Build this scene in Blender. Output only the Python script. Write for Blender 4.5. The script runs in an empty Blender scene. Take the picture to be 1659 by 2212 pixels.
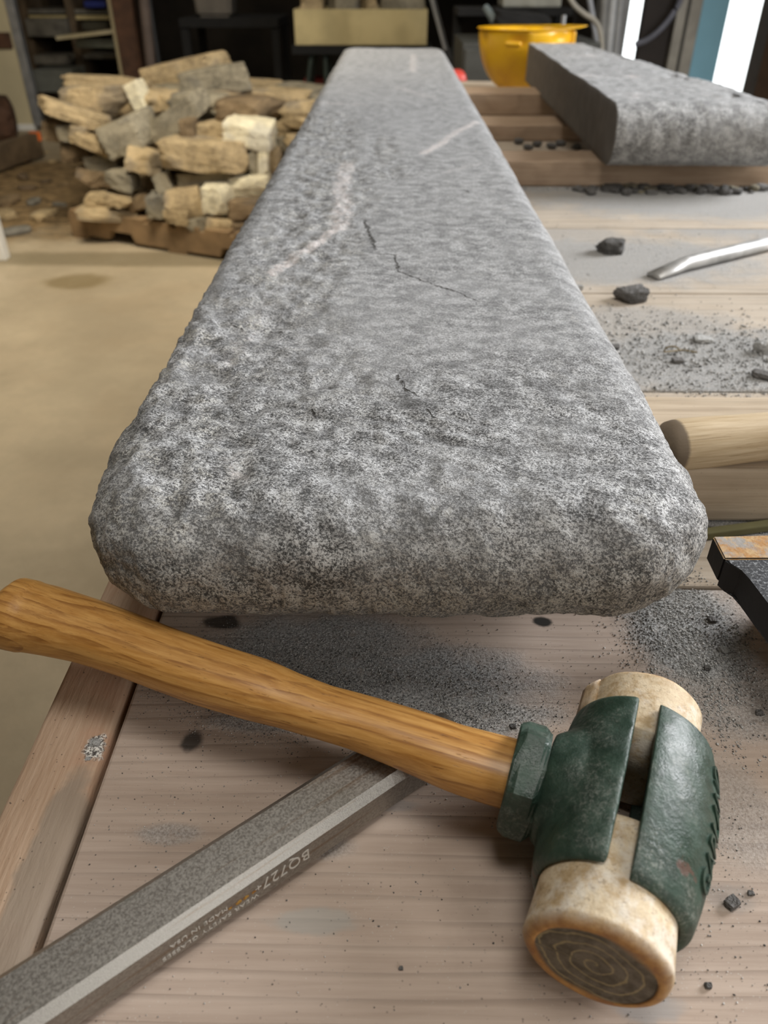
import bpy, bmesh, math, random
import numpy as np
from mathutils import Vector, Matrix, Euler
R = math.radians
SC = bpy.context.scene
COL = SC.collection

# ------------------------------------------------------------------ camera, world, lights, exposure
CAM_Z, PITCH, YAW, FPX = 0.32, R(35.4), 0.01006, 1661.0
cd = bpy.data.cameras.new('camera')
cd.sensor_fit = 'VERTICAL'; cd.sensor_height = 36.0; cd.sensor_width = 27.0
cd.lens = FPX / 2212 * 36.0
cd.clip_start = 0.01; cd.clip_end = 200
cd.dof.use_dof = True; cd.dof.focus_distance = 0.40; cd.dof.aperture_fstop = 10.0
cam = bpy.data.objects.new('camera', cd); COL.objects.link(cam)
cam.location = (0, 0, CAM_Z); cam.rotation_euler = (math.pi/2 - PITCH, 0, YAW)
SC.camera = cam
CR = cam.rotation_euler.to_matrix()

w = bpy.data.worlds.new('world'); SC.world = w; w.use_nodes = True
bg = w.node_tree.nodes['Background']; bg.inputs[0].default_value = (0.92, 0.97, 1.0, 1); bg.inputs[1].default_value = 3.0

def area(name, loc, target, sx, sy, power, col, spread=180):
    l = bpy.data.lights.new(name, 'AREA'); l.shape = 'RECTANGLE'; l.size = sx; l.size_y = sy
    l.energy = power; l.color = col; l.spread = R(spread)
    o = bpy.data.objects.new(name, l); COL.objects.link(o); o.location = loc
    d = Vector(target) - Vector(loc); o.rotation_euler = d.to_track_quat('-Z', 'Y').to_euler()
    return o
area('side_door_daylight', (2.6, 1.7, 1.15), (0.0, 0.5, 0.05), 1.2, 1.3, 104, (0.97, 0.98, 1.0))
area('near_door_daylight', (1.75, -1.65, 1.45), (0.0, 0.3, 0.0), 1.0, 1.1, 16, (1.0, 0.98, 0.95))
area('skylight_daylight', (0.2, 0.3, 2.3), (0.1, 0.5, 0.0), 0.8, 0.8, 16, (1.0, 0.97, 0.92))
area('left_bay_fill', (-0.8, 2.3, 2.1), (-1.7, 3.6, -0.6), 1.0, 0.8, 34, (1.0, 0.89, 0.72), 120)  # added warm fill over the left floor and pile, no fitting there

SC.view_settings.view_transform = 'Standard'; SC.view_settings.look = 'None'
SC.view_settings.gamma = 1.0; SC.view_settings.use_curve_mapping = False
SC.view_settings.exposure = 0.36
SC.cycles.max_bounces = 6; SC.cycles.use_denoising = True
SC.cycles.sample_clamp_indirect = 4.0

TABLE_Z, FLOOR_Z = 0.0, -0.73

# ------------------------------------------------------------------ placing helpers
def at(px, py, z=None, Y=None):
    """point of the place seen at a photo pixel, on a height z or at a distance Y"""
    d = CR @ Vector(((px - 829.5) / FPX, -(py - 1106.0) / FPX, -1.0))
    t = (z - CAM_Z) / d.z if z is not None else Y / d.y
    return Vector((0, 0, CAM_Z)) + d * t
def px_size(p):
    """metres per photo pixel at a point"""
    v = CR.transposed() @ (Vector(p) - Vector((0, 0, CAM_Z)))
    return -v.z / FPX

# ------------------------------------------------------------------ numpy noise
_rs = np.random.RandomState(7)
_P = _rs.permutation(256).astype(np.int64); _P = np.concatenate([_P, _P, _P])
_G = _rs.normal(size=(256, 3)); _G /= np.linalg.norm(_G, axis=1)[:, None]
def perlin(p):
    p = np.asarray(p, float); i = np.floor(p).astype(np.int64); f = p - i; i &= 255
    u = f*f*f*(f*(f*6-15)+10); out = 0
    for dx in (0, 1):
        for dy in (0, 1):
            for dz in (0, 1):
                h = _P[_P[_P[(i[:,0]+dx) & 255] + ((i[:,1]+dy) & 255)] + ((i[:,2]+dz) & 255)]
                g = _G[h]; d = f - np.array([dx, dy, dz])
                wt = (u[:,0] if dx else 1-u[:,0])*(u[:,1] if dy else 1-u[:,1])*(u[:,2] if dz else 1-u[:,2])
                out = out + wt*np.sum(g*d, axis=1)
    return out
def fbm(p, s, octs=3, off=0.0):
    p = np.asarray(p, float)*s + off; r = 0; a = 1.0
    for k in range(octs):
        r = r + a*perlin(p); p = p*2.03 + 11.7; a *= 0.5
    return r

# ------------------------------------------------------------------ material helper
class M:
    def __init__(s, name, rough=0.7, metal=0.0, spec=0.5):
        s.m = bpy.data.materials.new(name); s.m.use_nodes = True
        s.t = s.m.node_tree; s.b = s.t.nodes['Principled BSDF']
        s.b.inputs['Roughness'].default_value = rough; s.b.inputs['Metallic'].default_value = metal
        s.b.inputs['Specular IOR Level'].default_value = spec
        s.c = s.t.nodes.new('ShaderNodeTexCoord').outputs['Object']
    def n(s, typ, **kw):
        x = s.t.nodes.new(typ)
        for k, v in kw.items(): setattr(x, k, v)
        return x
    def put(s, sock, v):
        if v is None: return
        if isinstance(v, bpy.types.NodeSocket): s.t.links.new(v, sock)
        elif isinstance(v, (tuple, list)) and len(v) == 3 and len(sock.default_value) == 4: sock.default_value = (*v, 1)
        else: sock.default_value = v
    def map(s, scale=(1,1,1), rot=(0,0,0), loc=(0,0,0), src=None):
        x = s.n('ShaderNodeMapping'); s.put(x.inputs[0], src or s.c)
        x.inputs['Scale'].default_value = scale; x.inputs['Rotation'].default_value = rot; x.inputs['Location'].default_value = loc
        return x.outputs[0]
    def noise(s, scale, detail=3, rough=0.55, v=None, dist=0.0):
        x = s.n('ShaderNodeTexNoise'); s.put(x.inputs['Vector'], v or s.c)
        x.inputs['Scale'].default_value = scale; x.inputs['Detail'].default_value = detail
        x.inputs['Roughness'].default_value = rough; x.inputs['Distortion'].default_value = dist
        return x.outputs['Fac']
    def voro(s, scale, v=None, feat='F1', out='Distance'):
        x = s.n('ShaderNodeTexVoronoi', feature=feat); s.put(x.inputs['Vector'], v or s.c)
        x.inputs['Scale'].default_value = scale
        return x.outputs[out]
    def math(s, op, a, b=None, c=None, clamp=False):
        x = s.n('ShaderNodeMath', operation=op, use_clamp=clamp)
        s.put(x.inputs[0], a); s.put(x.inputs[1], b); s.put(x.inputs[2], c)
        return x.outputs[0]
    def rng(s, v, a, b, c=0.0, d=1.0, smooth=True):
        x = s.n('ShaderNodeMapRange', interpolation_type='SMOOTHSTEP' if smooth else 'LINEAR')
        s.put(x.inputs[0], v)
        for k, q in zip((1, 2, 3, 4), (a, b, c, d)): x.inputs[k].default_value = q
        return x.outputs[0]
    def mix(s, f, a, b, mode='MIX'):
        x = s.n('ShaderNodeMix', data_type='RGBA', blend_type=mode)
        s.put(x.inputs[0], f); s.put(x.inputs[6], a); s.put(x.inputs[7], b)
        return x.outputs[2]
    def ramp(s, v, stops):
        x = s.n('ShaderNodeValToRGB'); s.put(x.inputs[0], v); e = x.color_ramp.elements
        while len(e) < len(stops): e.new(0.5)
        for q, (p, c) in zip(e, stops): q.position = p; q.color = (*c, 1)
        return x.outputs[0]
    def attr(s, name):
        x = s.n('ShaderNodeAttribute', attribute_name=name); return x.outputs['Fac']
    def spot(s, x0, y0, rx, ry=None, soft=0.5, wob=0.0, wscale=40):
        """mask that is 1 around a place on the surface"""
        ry = ry or rx
        v = s.map(scale=(1/rx, 1/ry, 0), loc=(-x0/rx, -y0/ry, 0))
        L = s.n('ShaderNodeVectorMath', operation='LENGTH'); s.put(L.inputs[0], v)
        d = L.outputs['Value']
        if wob: d = s.math('ADD', d, s.math('MULTIPLY', s.math('SUBTRACT', s.noise(wscale, 4), 0.5), wob))
        return s.rng(d, 1 - soft, 1 + soft, 1, 0)
    def bump(s, h, strength=0.5, dist=0.001, base=None):
        x = s.n('ShaderNodeBump'); s.put(x.inputs['Height'], h)
        x.inputs['Strength'].default_value = strength; x.inputs['Distance'].default_value = dist
        if base is not None: s.put(x.inputs['Normal'], base)
        return x.outputs[0]
    def done(s, color=None, rough=None, bump=None, emis=None, es=1.0):
        s.put(s.b.inputs['Base Color'], color); s.put(s.b.inputs['Roughness'], rough)
        if bump is not None: s.put(s.b.inputs['Normal'], bump)
        if emis: s.put(s.b.inputs['Emission Color'], emis); s.b.inputs['Emission Strength'].default_value = es
        return s.m

def plain(name, col, rough=0.7, metal=0.0, var=0.15, scale=12):
    m = M(name, rough, metal)
    n = m.noise(scale, 4)
    c = m.mix(m.rng(n, .3, .7), tuple(x*(1-var) for x in col), tuple(min(1, x*(1+var)) for x in col))
    return m.done(c, bump=m.bump(m.noise(scale*8, 3), .15, .002))

# ------------------------------------------------------------------ object helpers
def tag(o, label=None, cat=None, group=None, kind=None):
    if label: o['label'] = label
    if cat: o['category'] = cat
    if group: o['group'] = group
    if kind: o['kind'] = kind
    return o
def empty(name, loc, label, cat, group=None, rot=(0, 0, 0)):
    o = bpy.data.objects.new(name, None); COL.objects.link(o); o.location = loc; o.rotation_euler = rot
    o.empty_display_size = 0.05
    return tag(o, label, cat, group)
def mesh(name, vs, fs, mat, parent=None, smooth=False, loc=None):
    me = bpy.data.meshes.new(name); me.from_pydata([tuple(v) for v in vs], [], [tuple(f) for f in fs]); me.update()
    if smooth: me.polygons.foreach_set('use_smooth', [True]*len(me.polygons))
    if mat: me.materials.append(mat)
    o = bpy.data.objects.new(name, me); COL.objects.link(o)
    if parent: o.parent = parent
    if loc is not None: o.location = loc
    return o
def bm_obj(name, bm, mat, parent=None, smooth=False, loc=None, rot=None):
    bmesh.ops.recalc_face_normals(bm, faces=bm.faces)
    me = bpy.data.meshes.new(name); bm.to_mesh(me); bm.free()
    if smooth: me.polygons.foreach_set('use_smooth', [True]*len(me.polygons))
    if mat: me.materials.append(mat)
    o = bpy.data.objects.new(name, me); COL.objects.link(o)
    if parent: o.parent = parent
    if loc is not None: o.location = loc
    if rot is not None: o.rotation_euler = rot
    return o
def box_bm(x0, x1, y0, y1, z0, z1, bev=0.0, bm=None, seg=2):
    bm = bm or bmesh.new()
    g = bmesh.ops.create_cube(bm, size=1.0)['verts']
    bmesh.ops.scale(bm, vec=(x1-x0, y1-y0, z1-z0), verts=g)
    bmesh.ops.translate(bm, vec=((x0+x1)/2, (y0+y1)/2, (z0+z1)/2), verts=g)
    if bev:
        es = {e for v in g for e in v.link_edges}
        bmesh.ops.bevel(bm, geom=list(es), offset=bev, segments=seg, profile=0.5, affect='EDGES')
    return bm
def box(name, x0, x1, y0, y1, z0, z1, mat, parent=None, bev=0.003):
    return bm_obj(name, box_bm(x0, x1, y0, y1, z0, z1, bev), mat, parent)
def tube_bm(pts, r, n=10, bm=None, cap=True):
    """round tube along points; r number or list"""
    bm = bm or bmesh.new(); pts = [Vector(p) for p in pts]
    rr = r if isinstance(r, (list, tuple)) else [r]*len(pts); rings = []
    ref = Vector((0, 0, 1))
    for i, p in enumerate(pts):
        t = (pts[min(i+1, len(pts)-1)] - pts[max(i-1, 0)]).normalized()
        a = ref if abs(t.dot(ref)) < 0.9 else Vector((1, 0, 0))
        u = t.cross(a).normalized(); v = u.cross(t)
        rings.append([bm.verts.new(p + (u*math.cos(2*math.pi*k/n) + v*math.sin(2*math.pi*k/n))*rr[i]) for k in range(n)])
    for a, b in zip(rings, rings[1:]):
        for k in range(n): bm.faces.new((a[k], a[(k+1) % n], b[(k+1) % n], b[k]))
    if cap: bm.faces.new(rings[0][::-1]); bm.faces.new(rings[-1])
    return bm
def loft(name, rings, mat, parent=None, smooth=True, caps=(True, True)):
    vs = []; fs = []; n = len(rings[0])
    for r in rings: vs += [tuple(p) for p in r]
    for i in range(len(rings)-1):
        for k in range(n):
            a = i*n+k; b = i*n+(k+1) % n; fs.append((a, b, b+n, a+n))
    if caps[0]: fs.append(tuple(range(n))[::-1])
    if caps[1]: fs.append(tuple(range((len(rings)-1)*n, len(rings)*n)))
    return mesh(name, vs, fs, mat, parent, smooth)
def smooth_curve(pts, n=8):
    pts = [Vector(p) for p in pts]; out = []
    for i in range(len(pts)-1):
        p0 = pts[max(i-1, 0)]; p1 = pts[i]; p2 = pts[i+1]; p3 = pts[min(i+2, len(pts)-1)]
        for k in range(n):
            t = k/n
            out.append(0.5*((2*p1) + (p2-p0)*t + (2*p0-5*p1+4*p2-p3)*t*t + (3*p1-p0-3*p2+p3)*t**3))
    return out + [pts[-1]]
def text_mesh(body, size, extrude, space=1.0):
    c = bpy.data.curves.new('lettering', 'FONT'); c.body = body; c.size = size; c.extrude = extrude; c.space_character = space
    c.align_x = 'LEFT'; c.resolution_u = 3
    o = bpy.data.objects.new('lettering', c); COL.objects.link(o)
    dg = bpy.context.evaluated_depsgraph_get(); dg.update()
    me = bpy.data.meshes.new_from_object(o.evaluated_get(dg))
    bpy.data.objects.remove(o); bpy.data.curves.remove(c)
    return me

# ------------------------------------------------------------------ materials
def seg_mask(m, segs, width, wob=.0022, wsc=150):
    """thin ragged line along segments given in object space x, y"""
    nz = m.n('ShaderNodeTexNoise'); m.put(nz.inputs['Vector'], m.c); nz.inputs['Scale'].default_value = wsc; nz.inputs['Detail'].default_value = 3
    off = m.n('ShaderNodeVectorMath', operation='MULTIPLY_ADD'); m.put(off.inputs[0], nz.outputs['Color'])
    off.inputs[1].default_value = (wob*2, wob*2, 0); off.inputs[2].default_value = (-wob, -wob, 0)
    fl = m.n('ShaderNodeVectorMath', operation='MULTIPLY'); m.put(fl.inputs[0], m.c); fl.inputs[1].default_value = (1, 1, 0)
    pp = m.n('ShaderNodeVectorMath', operation='ADD'); m.put(pp.inputs[0], fl.outputs[0]); m.put(pp.inputs[1], off.outputs[0])
    res = None
    for (a, b, k) in segs:
        ba = Vector((b[0]-a[0], b[1]-a[1], 0)); L2 = ba.dot(ba)
        pa = m.n('ShaderNodeVectorMath', operation='SUBTRACT'); m.put(pa.inputs[0], pp.outputs[0]); pa.inputs[1].default_value = (a[0], a[1], 0)
        dt = m.n('ShaderNodeVectorMath', operation='DOT_PRODUCT'); m.put(dt.inputs[0], pa.outputs[0]); dt.inputs[1].default_value = ba/L2
        h = m.math('ADD', dt.outputs['Value'], 0.0, clamp=True)
        sc = m.n('ShaderNodeVectorMath', operation='SCALE'); sc.inputs[0].default_value = ba; m.put(sc.inputs['Scale'], h)
        dd = m.n('ShaderNodeVectorMath', operation='DISTANCE'); m.put(dd.inputs[0], pa.outputs[0]); m.put(dd.inputs[1], sc.outputs[0])
        v = m.rng(dd.outputs['Value'], width*k*.4, width*k, 1, 0)
        res = v if res is None else m.math('MAXIMUM', res, v)
    return res

def mat_stone(name, crisp=1.0, base=(0.25, 0.254, 0.26), cracks=()):
    m = M(name, 0.72, spec=0.5); m.b.inputs['Sheen Weight'].default_value = .2; m.b.inputs['Sheen Roughness'].default_value = .45
    vein, pit, ol = m.attr('vein'), m.attr('pit'), m.attr('brown_shade')
    tilt = m.map(scale=(1, 1.25, 1), rot=(0, 0, 0.5))
    big = m.rng(m.noise(11, 6, .62), .40, .60)
    mid = m.rng(m.noise(60, 6, .68, v=tilt), .38, .62)
    g0 = m.noise(330, 3, .7, v=tilt); g1 = m.noise(760, 3, .75, v=tilt); g2 = m.noise(1700, 2, .7)
    gs = m.math('ADD', m.math('MULTIPLY', g1, .55), m.math('ADD', m.math('MULTIPLY', g2, .22), m.math('MULTIPLY', g0, .23)))
    gs = m.math('ADD', gs, m.math('MULTIPLY', m.math('SUBTRACT', mid, .5), .035))
    grain = m.rng(gs, .435, .575)
    grain = m.math('ADD', m.math('MULTIPLY', grain, m.rng(m.attr('rough'), 0, .8, .72, 1.0)), m.rng(m.attr('rough'), 0, .8, .15, 0.0))
    lo = m.mix(big, tuple(x*0.15 for x in base), tuple(x*0.38 for x in base))
    hi = m.mix(mid, tuple(x*1.75 for x in base), tuple(min(.8, x*2.9) for x in base))
    c = m.mix(grain, lo, hi)
    c = m.mix(m.math('MULTIPLY', m.rng(big, .2, .9), .22), c, tuple(x*1.5 for x in base))
    blo = m.rng(m.noise(30, 6, .72, v=m.map(loc=(7, 3, 0))), .52, .66)
    c = m.mix(m.math('MULTIPLY', blo, .42), c, tuple(x*.42 for x in base))
    wht = m.math('MULTIPLY', m.rng(m.noise(75, 6, .8, v=m.map(loc=(1, 9, 0))), .56, .66), m.rng(m.noise(7, 3, .6, v=m.map(loc=(4, 4, 0))), .42, .6))
    c = m.mix(m.math('MULTIPLY', wht, .5), c, (.68, .68, .66))
    # split edges: browner lower down, with their underside shade painted into the colour
    c = m.mix(m.math('MULTIPLY', ol, .8), c, m.mix(grain, (.022, .018, .012), (.43, .385, .30)))
    scr = m.rng(m.noise(60, 2, .5, v=m.map(scale=(1, 22, 1), rot=(0, 0, -.85))), .63, .70)
    c = m.mix(m.math('MULTIPLY', scr, .14), c, (.66, .67, .66))
    c = m.mix(m.math('MULTIPLY', pit, m.rng(g0, .4, .6)), c, m.mix(grain, (.07, .06, .045), (.75, .74, .69)))
    sp = m.rng(m.noise(420, 3, .8), .50, .62)
    vm = m.rng(m.math('ADD', m.math('MULTIPLY', vein, .9), m.math('MULTIPLY', m.math('SUBTRACT', m.noise(130, 7, .85), .5), 3.2)), .30, 1.15)
    vm = m.math('MULTIPLY', vm, m.rng(vein, .02, .6, 0, .9))
    c = m.mix(vm, c, m.mix(sp, (.74, .67, .65), (.92, .91, .90)))
    rg = m.rng(m.attr('rough'), 0, 1, .22, 1.0, smooth=False)
    h = m.math('MULTIPLY', m.noise(120, 5, .68, v=tilt), rg)
    b = m.bump(h, .7*crisp, .0045)
    b = m.bump(g0, .55*crisp, .0018, b); b = m.bump(g1, .7*crisp, .0010, b); b = m.bump(g2, .4*crisp, .0005, b)
    if cracks:
        cm = m.math('MULTIPLY', seg_mask(m, cracks, .0016, .0045, 120), m.rng(m.noise(260, 3), .36, .48))
        c = m.mix(cm, c, (.030, .026, .02)); b = m.bump(cm, .9, -.002, b)
    return m.done(c, rough=m.rng(grain, 0, 1, .75, .5), bump=b)

def mat_wood(name, dark, light, axis='x', ring=36, seed=0.0, dust=(), dustc=(.40, .40, .39), spots=(), rough=.75, dustk=1.0, speck=.5):
    """sawn board: long grain lines, fine fibres, grit; dust and stain marks at places on it"""
    m = M(name, rough, spec=.3)
    sc = (1, 22, 22) if axis == 'x' else (22, 1, 22)
    v = m.map(scale=sc, loc=(seed, seed*1.7, seed*.3))
    wav = m.noise(3.2, 2, .5, v=m.map(scale=(1.0, 2.2, 1) if axis == 'x' else (2.2, 1.0, 1), loc=(seed*2, seed, 0)))
    sx = m.n('ShaderNodeSeparateXYZ'); m.put(sx.inputs[0], m.c)
    across = sx.outputs[1] if axis == 'x' else sx.outputs[0]
    ph = m.math('ADD', m.math('MULTIPLY', across, ring), m.math('MULTIPLY', wav, 2.2))
    fr = m.math('FRACT', ph)
    line = m.rng(fr, .72, .97)
    line = m.math('MULTIPLY', line, m.rng(fr, .97, 1.0, 1, 0))
    fib = m.rng(m.noise(9, 5, .6, v=v), .25, .75)
    c = m.mix(fib, dark, light)
    c = m.mix(m.math('MULTIPLY', line, m.rng(m.noise(7, 3), .3, .7, .12, .5)), c, tuple(x*.5 for x in dark))
    c = m.mix(m.math('MULTIPLY', m.rng(m.noise(9, 4), .45, .7), .3), c, tuple(x*1.25 for x in light))
    c = m.mix(m.math('MULTIPLY', m.rng(m.noise(14, 5, .6, v=m.map(loc=(5+seed, 2, 0))),   .55, .75), .28), c, tuple(x*.6 for x in dark))
    # black and pale grit specks
    sp = m.math('MULTIPLY', m.rng(m.voro(320), .10, .16, 1, 0), m.rng(m.noise(60, 2), .5, .6))
    c = m.mix(m.math('MULTIPLY', sp, speck), c, (.03, .03, .03))
    sp2 = m.math('MULTIPLY', m.rng(m.voro(520, v=m.map(loc=(3, 1, 0))), .10, .18, 1, 0), m.rng(m.noise(40, 2), .45, .6))
    c = m.mix(m.math('MULTIPLY', sp2, speck), c, (.6, .58, .54))
    mask = None
    for (x0, y0, rx, ry, k) in dust:
        q = m.math('MULTIPLY', m.spot(x0, y0, rx, ry, .35, .9, 30), k)
        mask = q if mask is None else m.math('MAXIMUM', mask, q)
    h = m.math('ADD', m.math('MULTIPLY', fib, .5), m.math('MULTIPLY', line, -.5))
    b = m.bump(h, .35, .0012)
    if mask is not None:
        gr = m.noise(700, 4, .8)
        dc = m.mix(m.rng(gr, .38, .62), tuple(x*.45 for x in dustc), tuple(x*1.45 for x in dustc))
        mk = m.math('MULTIPLY', mask, m.rng(m.noise(170, 4, .7), .25, .5, .55, 1.0), clamp=True)
        c = m.mix(m.math('MULTIPLY', mk, dustk), c, dc)
        b = m.bump(m.math('MULTIPLY', m.noise(260, 5, .8), mask), .8, .004, b)
    for (x0, y0, rx, ry, col, k) in spots:
        q = m.math('MULTIPLY', m.spot(x0, y0, rx, ry, .3, 1.1, 90), k)
        c = m.mix(q, c, col)
    return m.done(c, bump=b)

def mat_pile(name, base, var=.35):
    m = M(name, .85, spec=.25)
    oi = m.n('ShaderNodeObjectInfo').outputs['Random']
    v = m.map(scale=(1, 1, 1)); n = m.n('ShaderNodeVectorMath', operation='ADD'); m.put(n.inputs[0], v); m.put(n.inputs[1], oi)
    a = m.noise(9, 5, .65, v=n.outputs[0]); f = m.noise(60, 5, .7, v=n.outputs[0])
    c = m.mix(m.rng(a, .35, .65), tuple(x*(1-var) for x in base), tuple(x*(1+var) for x in base))
    c = m.mix(m.math('MULTIPLY', m.rng(f, .4, .62), .45), c, tuple(x*1.5 for x in base))
    c = m.mix(m.math('MULTIPLY', m.rng(m.noise(5, 3, v=n.outputs[0]), .5, .62), .4), c, (base[2]*.8, base[2]*.82, base[2]*.85))
    return m.done(c, bump=m.bump(f, .7, .02))

def crack_segs(lines, cy_, z):
    out = []
    for lst, k in lines:
        q = [at(a_, b_, z=z) for a_, b_ in lst]
        out += [((p.x, p.y-cy_), (r.x, r.y-cy_), k) for p, r in zip(q, q[1:])]
    return out
SY0, SY1 = .2755, 2.76
CR_ = crack_segs([([(786, 474), (797, 505), (808, 538)], 1.3), ([(815, 548), (854, 551), (857, 585), (890, 598), (935, 614), (985, 628)], .8), ([(985, 628), (1035, 650)], .6),
    ([(856, 808), (866, 835), (878, 848), (890, 852), (908, 858)], .8), ([(920, 890), (934, 902)], .8), ([(672, 880), (680, 896)], .7), ([(500, 690), (520, 702)], .8), ([(585, 700), (606, 706)], .8), ([(1003, 410), (1013, 415)], .9)], (SY0+SY1)/2, .115)
slab_mat = mat_stone('grey_stone', cracks=CR_)
slab2_mat = mat_stone('grey_stone_second', 0.9, (.27, .273, .278))
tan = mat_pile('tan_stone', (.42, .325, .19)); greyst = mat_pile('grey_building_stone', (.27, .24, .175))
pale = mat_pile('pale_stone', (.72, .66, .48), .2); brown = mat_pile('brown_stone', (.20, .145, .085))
black_chip = mat_pile('dark_stone_chip', (.13, .125, .12)); lightchip = mat_pile('light_stone_chip', (.42, .42, .41))
timber_mat = mat_wood('timber_wood', (.42, .33, .235), (.60, .50, .375), 'x', 60, 3.1, speck=.3)
timber_red = mat_wood('reddish_timber_wood', (.33, .225, .15), (.48, .36, .255), 'x', 50, 5.1, speck=.1)
dark_metal = plain('dark_metal', (.03, .031, .033), .5, .3)
black_paint = plain('black_paint', (.006, .006, .006), .9)
grey_metal = plain('galvanised_metal', (.38, .39, .40), .4, .6)
cream = plain('cream_paint', (.52, .46, .30), .6, var=.1, scale=2)
cedar = plain('pale_cedar', (.52, .43, .22), .75, var=.15, scale=6)
rust_brown = plain('reddish_brown_wood', (.075, .035, .018), .8, var=.3)
junk_grey = plain('dusty_grey', (.16, .15, .125), .8, var=.3)
junk_brown = plain('dusty_brown', (.12, .085, .05), .8, var=.3)
blue_paint = plain('light_blue_paint', (.26, .55, .74), .6, var=.08, scale=2)
red_plastic = plain('red_plastic', (.75, .09, .07), .4)
white_mat = plain('white_plastic', (.75, .75, .72), .5, var=.05)

# ------------------------------------------------------------------ room shell
def mat_floor():
    m = M('concrete_floor', .55, spec=.4)
    n1 = m.rng(m.noise(1.1, 5, .6), .35, .65); n2 = m.rng(m.noise(5, 5, .65), .35, .65)
    c = m.mix(n1, (.37, .305, .21), (.54, .455, .32)); c = m.mix(m.math('MULTIPLY', n2, .35), c, (.30, .26, .18))
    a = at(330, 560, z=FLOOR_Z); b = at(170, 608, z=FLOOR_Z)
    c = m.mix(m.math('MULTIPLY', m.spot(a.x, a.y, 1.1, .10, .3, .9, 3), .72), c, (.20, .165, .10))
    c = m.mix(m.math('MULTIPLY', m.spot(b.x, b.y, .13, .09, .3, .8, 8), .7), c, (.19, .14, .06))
    d = at(60, 430, z=FLOOR_Z)
    dirt = m.spot(d.x, d.y+.15, .95, .95, .25, .8, 3)
    dc = m.mix(m.rng(m.noise(14, 6, .75, v=m.map(scale=(1, 2.5, 1))), .36, .62), (.06, .042, .022), (.32, .22, .11))
    c = m.mix(dirt, c, dc)
    return m.done(c, rough=m.rng(n2, 0, 1, .45, .75), bump=m.bump(m.noise(30, 5, .7), .25, .01))
floor = box('floor', -5.2, 3.2, -2.6, 8.4, FLOOR_Z-.1, FLOOR_Z, mat_floor(), bev=0); tag(floor, kind='structure')
dark_wall = plain('shade_dark_board_wall', (.017, .013, .009), .9, var=.5, scale=3)  # near-black colour stands for the deep shade at the back of the shop
grey_wall = plain('grey_wall', (.30, .26, .20), .9, var=.1)
def wall(name, *a, mat=dark_wall): return tag(box(name, *a, mat, bev=0), kind='structure')
wall('wall_far', -5.2, 1.1, 8.2, 8.4, FLOOR_Z, 2.4)
wall('wall_left', -5.3, -5.2, -2.6, 8.4, FLOOR_Z, 2.4, mat=grey_wall)
wall('wall_near', -5.2, 3.2, -2.7, -2.6, FLOOR_Z, 2.4, mat=grey_wall)
wall('ceiling', -5.3, 3.3, -2.7, 8.4, 2.4, 2.5, mat=plain('ceiling_board', (.22, .19, .14), .9))
wall('wall_right', 3.2, 3.3, -2.6, 4.6, FLOOR_Z, 2.4, mat=grey_wall)
WY = 4.4   # the outer wall with the doorway
def wx(px, py=60): return at(px, py, Y=WY).x
strip0, strip1 = wx(1354), wx(1387); dark1 = wx(1452); blue0, blue1 = wx(1504), wx(1563); op1 = wx(1652)
wall('wall_partition', strip0-.26, strip0-.16, WY+.02, 8.2, FLOOR_Z, 2.4)
wall('wall_back', strip0-.16, strip0-.0, WY, WY+.1, FLOOR_Z, 2.4, mat=plain('grey_steel_panel', (.22, .225, .23), .5, .3))
tag(box('door_1', strip1, dark1, WY, WY+.06, FLOOR_Z, 2.2, plain('dark_door', (.022, .016, .014), .7)), kind='structure')
tag(box('trim_1', dark1, blue0, WY-.03, WY+.12, FLOOR_Z, 2.4, plain('grey_door_jamb', (.33, .32, .29), .5, .2)), kind='structure')
tag(box('trim_2', dark1+.045, dark1+.06, WY-.035, WY-.028, FLOOR_Z, 2.4, plain('dark_jamb_gap', (.05, .05, .045), .6)), kind='structure')
tag(box('door_2', blue0, blue1, WY-.02, WY+.06, FLOOR_Z, 2.1, blue_paint), kind='structure')
tag(box('trim_3', op1, op1+.16, WY-.06, WY+.1, FLOOR_Z, 2.4, plain('brown_door_post', (.075, .045, .028), .8)), kind='structure')
tag(box('wall_outer', op1+.16, 3.3, WY, WY+.1, FLOOR_Z, 2.4, plain('brown_boarding', (.14, .085, .06), .8)), kind='structure')
tag(box('trim_4', strip0-.16, op1+.16, WY, WY+.1, 2.1, 2.4, dark_wall, bev=0), kind='structure')
gm = M('pale_concrete_yard', .9); gm = gm.done(gm.mix(gm.noise(.4, 4), (.72, .72, .70), (.82, .81, .78)))
ground = mesh('ground', [(-6, WY+.1, FLOOR_Z-.02), (60, WY+.1, FLOOR_Z-.02), (60, 60, FLOOR_Z-.02), (-6, 60, FLOOR_Z-.02)], [(0, 1, 2, 3)], gm)
tag(ground, kind='structure')
hm = M('hedge_leaves', .8); hm = hm.done(hm.mix(hm.rng(hm.noise(3, 5, .7), .4, .6), (.05, .12, .02), (.22, .32, .08)), bump=hm.bump(hm.noise(9, 4), 1, .1))
def hedge(cx, cy, sx, sy, sz, label):
    bm = bmesh.new(); bmesh.ops.create_icosphere(bm, subdivisions=5, radius=1)
    for v in bm.verts:
        p = np.array([[v.co.x, v.co.y, v.co.z]])
        v.co *= 1 + .35*float(fbm(p, 3.0, 3, cx)[0]); v.co = Vector((v.co.x*sx, v.co.y*sy, max(v.co.z, -.6)*sz))
    tag(bm_obj('hedge', bm, hm, loc=(cx, cy, FLOOR_Z+sz*.55)), label, 'hedge')
hedge(13.3, 27.5, 1.6, 1.2, 1.0, 'green hedge beyond the bright yard seen at the top of the doorway')

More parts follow.
